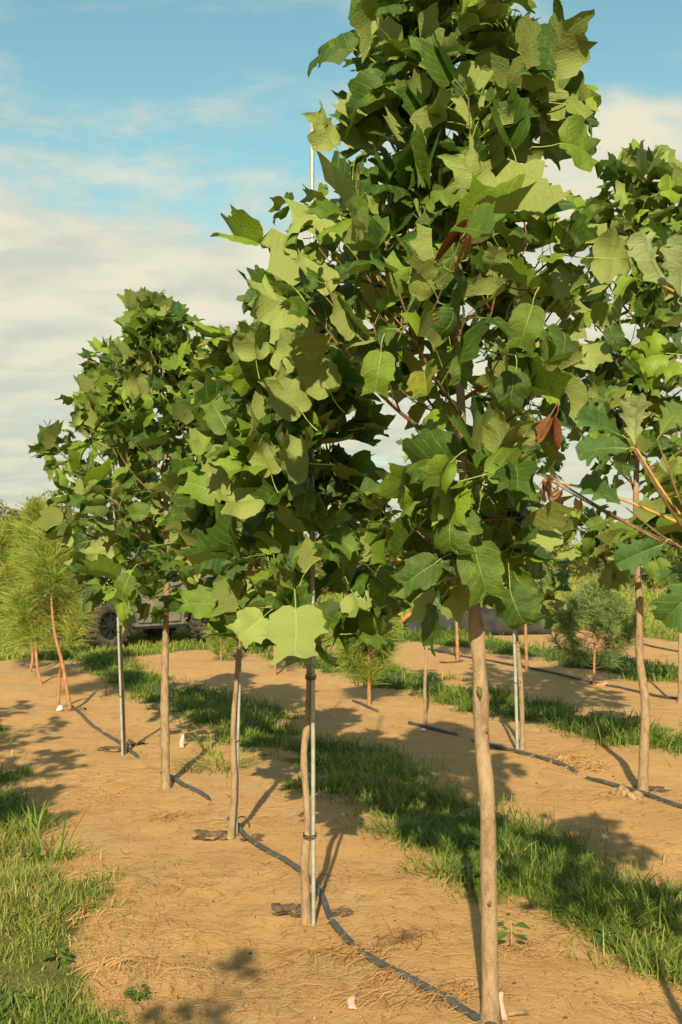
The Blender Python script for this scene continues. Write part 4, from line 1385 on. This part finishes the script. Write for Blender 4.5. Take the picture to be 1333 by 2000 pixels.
tuft('broad-bladed grass tuft at the strip edge, right of the tall pole', 775, 1622, 90, 0.20, 0.008, 1, 0.07)
tuft('sprawling grass tuft on the strip edge left of the nearest trunk', 868, 1700, 80, 0.18, 0.008, 2, 0.07)
tuft('pale flattened grass tuft between the smooth trunk and the crooked tree', 425, 1500, 170, 0.20, 0.008, 3, 0.12, (0.5, 0.85), (0.6, 1.35))
tuft('two upright grass blades above the pale flattened tuft', 414, 1478, 9, 0.27, 0.010, 4, 0.03, (0.5, 0.8), (0.02, 0.4))
tuft('upright grass tuft at the edge of the left strip', 95, 1690, 14, 0.30, 0.009, 5, 0.04, (0.4, 0.75), (0.02, 0.5))
tuft('thin grass stalks over the left strip', 62, 1640, 10, 0.24, 0.008, 6, 0.03, (0.3, 0.7), (0.02, 0.5))
tuft('coarse grass tuft low on the strip near the right bottom', 1180, 1800, 80, 0.24, 0.008, 7, 0.08, (0.2, 0.6), (0.1, 1.0))
tuft('coarse bright grass tuft on the strip at the right edge', 1300, 1800, 110, 0.22, 0.007, 8, 0.10, (0.5, 0.85), (0.05, 0.9))
tuft('low pale clover tuft left of the crooked trunk shadow', 575, 1535, 90, 0.07, 0.012, 9, 0.035, (0.5, 0.8), (0.3, 1.3))


def weed(label, px, py, n, size, seed, h=0.1, shape=WEED):
    rg = np.random.default_rng(seed)
    x0, y0 = spot(px, py)
    z0 = float(gz(x0, y0))
    t_ = thing('weed_plant', label, 'weed', (x0, y0, z0), 0, 'broad-leaved weeds')
    for k in range(n):
        a = k * 2.4 + rg.normal(0, 0.3)
        hh = h * (0.25 + 0.75 * (k + 1) / n)
        p = np.array([math.cos(a) * 0.012, math.sin(a) * 0.012, hh])
        arr = leaf_arrays(shape, rg, 0.3, rg.uniform(0.2, 0.9), rg.uniform(0.1, 0.8), 0.15, -0.1)
        me = leaf_mesh('leaf', arr, (M['weed'], M['petiole']))
        o = bpy.data.objects.new('leaf', me)
        link(o, t_)
        o.matrix_basis = rot4(*frame(np.array([math.cos(a), math.sin(a), rg.uniform(0.1, 0.8)]), np.array([0, -0.3, 1.0])), p, size * rg.uniform(0.7, 1.2))
    tube('stem', np.array([[0, 0, -0.01], [0.004, 0, h * 0.5], [0, 0.003, h]]), [0.0028, 0.0025, 0.0018], M['petiole'], t_, 5)
    return t_


weed('small leafy seedling on the soil right of the nearest trunk', 998, 1850, 7, 0.062, 1, 0.12)
weed('leafy weed in the grass edge left of the nearest trunk', 915, 1730, 9, 0.055, 2, 0.13)
weed('low dark weed on the soil at the end of the left strip', 270, 1945, 22, 0.034, 3, 0.035)
weed('lush broad weed in the left strip', 60, 1690, 24, 0.042, 4, 0.07)
weed('broad weed in the shade on the bottom of the left strip', 110, 1885, 20, 0.042, 5, 0.06)
weed('creeping broad-leaved weed at the right strip edge', 1190, 1838, 14, 0.055, 6, 0.05)
weed('broad weed rosette at the bottom left edge', 30, 1960, 16, 0.042, 7, 0.05)
# branch scars on the nearest trunk
for px, py, dx, sz in ((942, 1562, -0.5, 0.010), (945, 1648, -0.5, 0.009), (950, 1425, 0.5, 0.008), (955, 1760, 0.1, 0.007), (942, 1290, 0.4, 0.009)):
    bm = bmesh.new()
    bmesh.ops.create_icosphere(bm, subdivisions=2, radius=1)
    for v in bm.verts:
        v.co = Vector((v.co.x * sz, v.co.y * sz * 0.45, v.co.z * sz * 1.15)) * (1 + 0.12 * math.sin(9 * v.co.z + 5 * v.co.x))
    cz = at(px, py, 3.776)
    bm_obj('branch_scar', bm, M['twig'], T1, Vector(cz - B1) + Vector((0, -0.0225 + abs(dx) * 0.008, 0)), (0, 0, dx * 0.9), True)
# sprout on the nearest trunk
o = bpy.data.objects.new('leaf', leaf_mesh('leaf', leaf_arrays(WEED, lr, 0.3, 0.3, 0.4, 0.2, 0), (M['weed'], M['petiole'])))
link(o, T1)
o.matrix_basis = rot4(*frame(np.array([0.15, -0.8, -0.25]), np.array([0.2, -0.5, 0.8])), at(933, 1338, 3.745) - B1, 0.04)


# ------------------------------------------------------------------ off-road utility vehicle
M['paint'] = simple('vehicle_grey', (0.25, 0.22, 0.175), 0.42, 0.45, 0.15, grime=0.3, scale=3)
M['paint_w'] = simple('vehicle_white', (0.72, 0.72, 0.68), 0.35, 0.5, grime=0.15, scale=3)
M['rubber'] = simple('rubber', (0.085, 0.068, 0.050), 0.9, 0.15, grime=0.45, scale=12, bump=0.2)
M['dark'] = simple('dark_plastic', (0.022, 0.022, 0.021), 0.55, 0.3)
M['rim'] = simple('rim_black', (0.03, 0.03, 0.03), 0.35, 0.5, 0.4)
M['amber'] = simple('amber_lens', (0.85, 0.42, 0.02), 0.3, 0.5, grime=0.05)
M['mud'] = simple('mud_flap', (0.30, 0.22, 0.14), 0.85, 0.15)
gmat, t = material('window_glass')
g = t.n('ShaderNodeBsdfPrincipled')
t.put(g.inputs['Base Color'], (0.6, 0.68, 0.66))
g.inputs['Roughness'].default_value = 0.06
g.inputs['Transmission Weight'].default_value = 0.85
t.out(g.outputs[0])
M['glass'] = gmat

WY = depth(1268)
WX = (210 - CX) / FPX * WY
HEAD = R(180 + 48)
hd = np.array([math.cos(HEAD), math.sin(HEAD)])
lf = np.array([-math.sin(HEAD), math.cos(HEAD)])
vo = np.array([WX, WY]) - hd * 1.0 - lf * 0.62
V = thing('utility_vehicle', 'grey off-road utility vehicle with white hood parked beyond the left trees', 'vehicle', (vo[0], vo[1], 0), HEAD)


def arch(cx, r, a0, a1, n=9):
    return [(cx + r * math.cos(R(a)), 0.35 + r * math.sin(R(a))) for a in np.linspace(a0, a1, n)]


side = [(1.42, 0.48)] + arch(1.0, 0.44, 12, 172) + [(0.52, 0.30), (-0.52, 0.30)] + arch(-1.0, 0.44, 8, 168) + [(-1.5, 0.52), (-1.52, 0.86), (-0.55, 0.88), (-0.5, 0.98), (0.5, 0.98), (0.62, 0.92), (1.36, 0.86), (1.45, 0.70)]
prism('body', side, -0.60, 0.60, M['paint'], V, 0.015)
prism('hood', [(0.50, 0.99), (0.55, 1.10), (1.10, 1.05), (1.42, 0.90), (1.46, 0.74), (1.38, 0.865), (0.62, 0.925)], -0.57, 0.57, M['paint_w'], V, 0.02)
prism('skid_plate', [(-0.6, 0.26), (0.56, 0.26), (0.56, 0.297), (-0.6, 0.297)], -0.62, 0.62, M['dark'], V, 0.006)
for s in (-1, 1):
    d = prism('door', [(-0.42, 0.36), (0.40, 0.36), (0.46, 0.50), (0.45, 0.95), (-0.42, 0.95)], s * 0.603, s * 0.632, M['paint'], V, 0.01)
    box('handle', (0.13, 0.02, 0.03), (-0.30, s * 0.642, 0.86), M['dark'], d, 0.006)
    prism('mud_flap', [(0.50, 0.31), (0.55, 0.31), (0.62, 0.62), (0.57, 0.62)], s * 0.42, s * 0.625, M['mud'], V, 0.005)
    hl = prism('headlight', [(1.40, 0.79), (1.475, 0.76), (1.455, 0.84), (1.40, 0.87)], s * 0.30, s * 0.52, M['white'], V, 0.008)
    prism('marker_light', [(1.28, 0.80), (1.40, 0.77), (1.40, 0.84), (1.28, 0.865)], s * 0.575, s * 0.615, M['amber'], V, 0.006)
    prism('fender', arch(1.0, 0.50, 12, 172) + arch(1.0, 0.445, 172, 12), s * 0.56, s * 0.66, M['dark'], V, 0.004)
    prism('fender', arch(-1.0, 0.50, 8, 168) + arch(-1.0, 0.445, 168, 8), s * 0.56, s * 0.66, M['dark'], V, 0.004)
prism('bed', [(-1.62, 0.89), (-0.58, 0.89), (-0.58, 1.20), (-1.62, 1.22)], -0.66, 0.66, M['paint'], V, 0.02)
box('bumper', (0.09, 0.9, 0.16), (1.50, 0, 0.60), M['dark'], V, 0.02)
box('grille', (0.02, 0.56, 0.13), (1.468, 0, 0.765), M['dark'], V, 0.005)
for s in (-1, 1):
    tube('roll_bar', curve_pts([(0.52, s * 0.56, 1.0), (0.30, s * 0.55, 1.55), (0.12, s * 0.54, 1.86), (-0.45, s * 0.54, 1.88), (-0.54, s * 0.56, 1.6), (-0.56, s * 0.57, 0.95)], 26), np.full(26, 0.024), M['dark'], V, 8)
    box('seat', (0.45, 0.46, 0.14), (-0.18, s * 0.28, 1.0), M['dark'], V, 0.03)
    box('backrest', (0.12, 0.46, 0.55), (-0.42, s * 0.28, 1.30), M['dark'], V, 0.03, (0, -0.15, 0))
box('cab_roof', (0.86, 1.2, 0.05), (-0.16, 0, 1.92), M['dark'], V, 0.02)
box('windshield', (0.012, 1.02, 0.80), (0.34, 0, 1.42), M['glass'], V, 0.002, (0, R(-24), 0))
a = np.linspace(0, 2 * np.pi, 19)
tube('steering_wheel', np.stack([0.22 + 0.06 * np.sin(a), 0.28 + 0.17 * np.cos(a), 1.20 + 0.15 * np.sin(a)], 1), np.full(19, 0.015), M['dark'], V, 6)


def wheel(x, yc, s):
    """tyre with lugs, rim with spokes"""
    bm = bmesh.new()
    prof = [(0.205, 0.10), (0.25, 0.125), (0.315, 0.125), (0.335, 0.105), (0.34, 0.0), (0.335, -0.105), (0.315, -0.125), (0.25, -0.125), (0.205, -0.10)]
    N = 40
    rings = []
    for k in range(N):
        an = 2 * math.pi * k / N
        rings.append([bm.verts.new((r * math.cos(an), w_, r * math.sin(an))) for r, w_ in prof])
    for k in range(N):
        A, Bq = rings[k], rings[(k + 1) % N]
        for j in range(len(prof) - 1):
            bm.faces.new((A[j], A[j + 1], Bq[j + 1], Bq[j]))
        bm.faces.new((A[-1], A[0], Bq[0], Bq[-1]))
    for k in range(22):
        for sd in (-1, 1):
            an = 2 * math.pi * (k + (0.5 if sd > 0 else 0)) / 22
            mt = Matrix.Rotation(-an, 4, 'Y') @ Matrix.Translation((0.340, sd * 0.072, 0)) @ Matrix.Diagonal((0.032, 0.11, 0.048, 1))
            bmesh.ops.create_cube(bm, size=1, matrix=mt)
    bmesh.ops.recalc_face_normals(bm, faces=bm.faces[:])
    wp = bpy.data.objects.new('wheel', None)
    link(wp, V)
    wp.location = (x, yc, 0.35)
    bm_obj('tyre', bm, M['rubber'], wp)
    bm = bmesh.new()
    bmesh.ops.create_cone(bm, cap_ends=True, segments=28, radius1=0.205, radius2=0.205, depth=0.10, matrix=Matrix.Rotation(R(90), 4, 'X'))
    bmesh.ops.create_cone(bm, cap_ends=True, segments=16, radius1=0.055, radius2=0.05, depth=0.06, matrix=Matrix.Translation((0, s * 0.075, 0)) @ Matrix.Rotation(R(90), 4, 'X'))
    for k in range(8):
        an = 2 * math.pi * k / 8
        bmesh.ops.create_cube(bm, size=1, matrix=Matrix.Rotation(-an, 4, 'Y') @ Matrix.Translation((0.12, s * 0.066, 0)) @ Matrix.Diagonal((0.14, 0.04, 0.035, 1)))
    bm_obj('rim', bm, M['rim'], wp)


for x in (1.0, -1.0):
    for s in (-1, 1):
        wheel(x, s * 0.62, s)

# ------------------------------------------------------------------ black tarp, solar panel, orange posts
M['tarp'] = simple('black_tarp', (0.030, 0.029, 0.026), 0.72, 0.25, grime=0.3, scale=6, bump=0.15)
rg = np.random.default_rng(9)
tx, ty = spot(930, 1236)
nu, nv_ = 90, 22
VV, FF = [], []
for j in range(nv_):
    for i in range(nu):
        u, a_ = i / (nu - 1), math.pi * j / (nv_ - 1)
        x = (u - 0.5) * 2.55
        endf = min(1.0, 6 * u + 0.25, 6 * (1 - u) + 0.25)
        hgt = (0.42 + 0.03 * math.sin(5 * u)) * (endf ** 0.5)
        wr = 0.006 * math.sin(60 * u + 3 * math.sin(a_ * 2) + 19 * u * u) + 0.006 * math.sin(29 * u + 7 * a_) + 0.045 * (float(vnoise(u, a_ * .25, 7.0, 3)) - .5) + rg.normal(0, 0.002)
        ca = math.cos(a_)
        yy = -math.copysign(abs(ca) ** 0.45, ca) * (0.42 + wr)
        zz = math.sin(a_) ** 0.75 * (hgt + wr)
        VV.append((x + 0.01 * math.sin(11 * a_), yy, max(0.0, zz)))
for j in range(nv_ - 1):
    for i in range(nu - 1):
        FF.append((j * nu + i, j * nu + i + 1, (j + 1) * nu + i + 1, (j + 1) * nu + i))
me = bpy.data.meshes.new('tarp_cover')
me.from_pydata(VV, [], FF)
me.polygons.foreach_set('use_smooth', np.ones(len(FF), dtype=bool))
o = obj('tarp_cover', me, M['tarp'], None, (tx, ty, 0))
o.modifiers.new('thick', 'SOLIDIFY').thickness = 0.006
tag(o, 'low wrinkled black tarp cover behind the tree rows', 'tarp')

M['cell'] = simple('solar_cell', (0.02, 0.024, 0.04), 0.18, 0.6)
sx, sy = spot(1047, 1231)
S = thing('solar_panel', 'small dark solar panel leaning on the soil beside the black tarp', 'solar panel', (sx, sy, 0), R(-28))
tilt = R(38)
pc = lambda u, w_, off=0.0: (u, w_ * math.sin(tilt) - off * math.cos(tilt), 0.05 + w_ * math.cos(tilt) - 0 + off * -math.sin(tilt) * 0)
box('frame', (0.30, 0.02, 0.36), (0, 0.11, 0.19), M['white'], S, 0.004, (-tilt, 0, 0))
for i in range(3):
    for j in range(4):
        du, dw = (i - 1) * 0.088, (j - 1.5) * 0.082
        box('cell', (0.082, 0.006, 0.076), (du, 0.11 + dw * math.sin(tilt) - 0.012 * math.cos(tilt), 0.19 + dw * math.cos(tilt) + 0.012 * math.sin(tilt)), M['cell'], S, 0, (-tilt, 0, 0))
tube('stand', np.array([[0.1, 0.2, 0.30], [0.1, 0.30, 0.0]]), [0.01, 0.01], M['pipe'], S, 6)
tube('stand', np.array([[-0.1, 0.2, 0.30], [-0.1, 0.30, 0.0]]), [0.01, 0.01], M['pipe'], S, 6)
bx_, by_ = spot(1022, 1231)
Q = thing('control_box', 'white control box with a grey lid beside the small solar panel', 'box', (bx_, by_, 0), 0.2)
box('case', (0.13, 0.12, 0.26), (0, 0, 0.13), M['white'], Q, 0.012)
box('lid', (0.15, 0.14, 0.03), (0, 0, 0.276), M['pipe'], Q, 0.008)
box('latch', (0.03, 0.02, 0.05), (0, -0.068, 0.22), M['dark'], Q, 0.004)
M['orange'] = simple('orange_wood', (0.52, 0.20, 0.05), 0.7, 0.2, grime=0.25, scale=20, bump=0.2)
ox, oy = spot(815, 1236)
O = thing('post', 'short orange post at the left end of the black tarp', 'post', (ox, oy, 0))
tube('shaft', np.array([[0, 0, -0.05], [0.004, 0, 0.2], [0, 0.004, 0.44]]), [0.05, 0.047, 0.045], M['orange'], O, 10)
tube('brace', curve_pts([(-0.28, 0.02, 0.20), (-0.15, 0.0, 0.30), (0.0, 0.0, 0.40), (0.02, 0, 0.47)], 8), [0.045, 0.042, 0.04, 0.038, 0.035, 0.03, 0.025, 0.02], M['orange'], O, 7)
scrap('orange marker flag in the brush behind the rows', 783, 1185, (0.22, 0.26), 'orange', 6, 'marker_flag', 'flag', 1.5, 0.95)

# ------------------------------------------------------------------ wire fence far behind
def fence(label, p0, p1, n, h=1.15):
    t_ = thing('wire_fence', label, 'fence', (p0[0], p0[1], 0))
    d = np.array([p1[0] - p0[0], p1[1] - p0[1], 0])
    for k in range(n):
        b = d * k / (n - 1)
        po = tube('post', np.array([b + [0, 0, -0.1], b + [0.01, 0, h * 0.5], b + [0, 0, h - 0.22]]), [0.035] * 3, M['pipe'], t_, 6)
        tube('post_cap', np.array([b + [0, 0, h - 0.215], b + [0, 0, h]]), [0.042, 0.042], M['white'], po, 6)
    for hh in (0.45, 0.85):
        tube('wire', np.array([[0, 0, hh], d / 2 + [0, 0, hh - 0.03], d + [0, 0, hh]]), [0.0035] * 3, M['pipe'], t_, 4)


fence('thin wire fence with white-capped posts in front of the far brush', ((690 - CX) / FPX * 30 - 9.4, 30.0), ((690 - CX) / FPX * 30 + 14.1, 30.0), 6)


# ------------------------------------------------------------------ brush and far trees
def leaf_cloud(rg, centers, radii, n, size, dens_shell=0.6):
    C, T, S_ = [], [], []
    w_ = np.array([r[0] * r[1] for r in radii]); w_ = w_ / w_.sum()
    cnt = rg.multinomial(n, w_)
    for c, r, k in zip(centers, radii, cnt):
        d = rg.standard_normal((k, 3))
        d /= np.linalg.norm(d, axis=1)[:, None]
        rr = (rg.random(k) ** 0.4)
        bump_ = 1 + 0.35 * np.sin(d[:, 0] * 5 + c[0] * 9) * np.sin(d[:, 2] * 6 + c[1] * 7)
        C.append(np.array(c) + d * np.array(r) * (rr * bump_)[:, None])
        T.append(rg.normal(0.5, 0.2, k) + rg.normal(0, 0.1))
    C, T = np.vstack(C), np.clip(np.concatenate(T), 0, 1)
    k = C[:, 2] > 0.02
    C, T = C[k], T[k]
    n = len(C)
    a = rg.standard_normal((n, 3)); a /= np.linalg.norm(a, axis=1)[:, None]
    b = np.cross(a, rg.standard_normal((n, 3))); b /= np.linalg.norm(b, axis=1)[:, None] + 1e-9
    s = size * rg.uniform(0.5, 1.4, n)[:, None]
    verts = np.stack([C - a * s, C + b * s * 0.38, C + a * s, C - b * s * 0.38], 1).reshape(-1, 3)
    q = np.arange(n)[:, None] * 4
    return verts, np.hstack([q, q + 1, q + 2, q + 3]), np.repeat(T, 4)


def shrub(name, label, x, y, w_, h, n, size, mat, seed, group=None, cat='shrub'):
    rg = np.random.default_rng(seed)
    t_ = thing(name, label, cat, (x, y, 0), 0, group)
    cs, rs_ = [], []
    for k in range(15):
        a, q = rg.uniform(0, 6.28), rg.random()
        zz = h * (0.22 + 0.66 * rg.random())
        lim = w_ * 0.5 * (1 - 0.45 * (zz / h) ** 2)
        cs.append((math.cos(a) * q * lim * 0.8, math.sin(a) * q * lim * 0.6, zz))
        rs_.append((w_ * rg.uniform(0.14, 0.26), w_ * rg.uniform(0.14, 0.24), h * rg.uniform(0.12, 0.24)))
    v, f, a = leaf_cloud(rg, cs, rs_, n, size)
    cr = obj('crown', np_mesh('crown', v, f, {'tint': a}), M[mat], t_)
    cr['kind'] = 'stuff'
    for k in range(4):
        e = np.array(cs[k])
        tube('stem', curve_pts([(rg.normal(0, 0.08), rg.normal(0, 0.08), -0.1), e * [0.4, 0.4, 0.5], e], 7), np.linspace(0.05, 0.012, 7) * h / 3, M['twig'], t_, 6)
    return t_


def X_at(px, y):
    return (px - CX) / FPX * y


shrub('shrub', 'olive sunlit shrub at the left edge behind the pines', X_at(15, 27), 27, 3.0, 2.55, 9000, 0.06, 'bush_y', 1, 'brush behind the rows')
shrub('shrub', 'taller olive shrub rising behind the leftmost tulip tree crown', X_at(115, 30), 30, 2.6, 3.0, 9000, 0.06, 'bush_y', 2, 'brush behind the rows')
shrub('shrub', 'dark green bush behind the white vehicle hood', X_at(215, 26), 26, 2.6, 2.2, 9000, 0.055, 'bush_g', 3, 'brush behind the rows')
shrub('shrub', 'dark bush behind the vehicle seats', X_at(350, 28), 28, 3.0, 2.4, 8000, 0.06, 'bush_g', 4, 'brush behind the rows')
shrub('shrub', 'olive bush with the white-capped fence post before it', X_at(655, 36), 36, 2.6, 2.0, 8000, 0.06, 'bush_y', 5, 'brush behind the rows')
shrub('shrub', 'dark rounded bush right of the white-capped fence post', X_at(745, 38), 38, 3.4, 2.3, 9000, 0.065, 'bush_g', 6, 'brush behind the rows')
shrub('shrub', 'bright bush behind the right trunk at the meadow edge', X_at(1290, 40), 40, 4.0, 2.2, 9000, 0.065, 'bush_g', 7, 'brush behind the rows')
shrub('shrub', 'yellowish tall brush in the meadow left of the right trunk', X_at(1090, 42), 42, 3.6, 2.4, 8000, 0.065, 'bush_y', 8, 'brush behind the rows')
# the far edge of the wood, one mass
rg = np.random.default_rng(4)
cs, rs_ = [], []
for k in range(90):
    x = -30 + 62 * (k + rg.random()) / 90
    y = 55 + rg.uniform(-4, 6)
    h = rg.uniform(1.2, 2.6) + 0.5 * math.sin(x * 0.3)
    cs.append((x, y, h * 0.5)); rs_.append((rg.uniform(0.9, 1.7), 1.2, h * 0.6))
v, f, a = leaf_cloud(rg, cs, rs_, 52000, 0.12)
tag(obj('far_treeline', np_mesh('far_treeline', v, f, {'tint': a}), M['bush_g']), 'distant green brush line along the meadow', 'treeline', None, 'stuff')
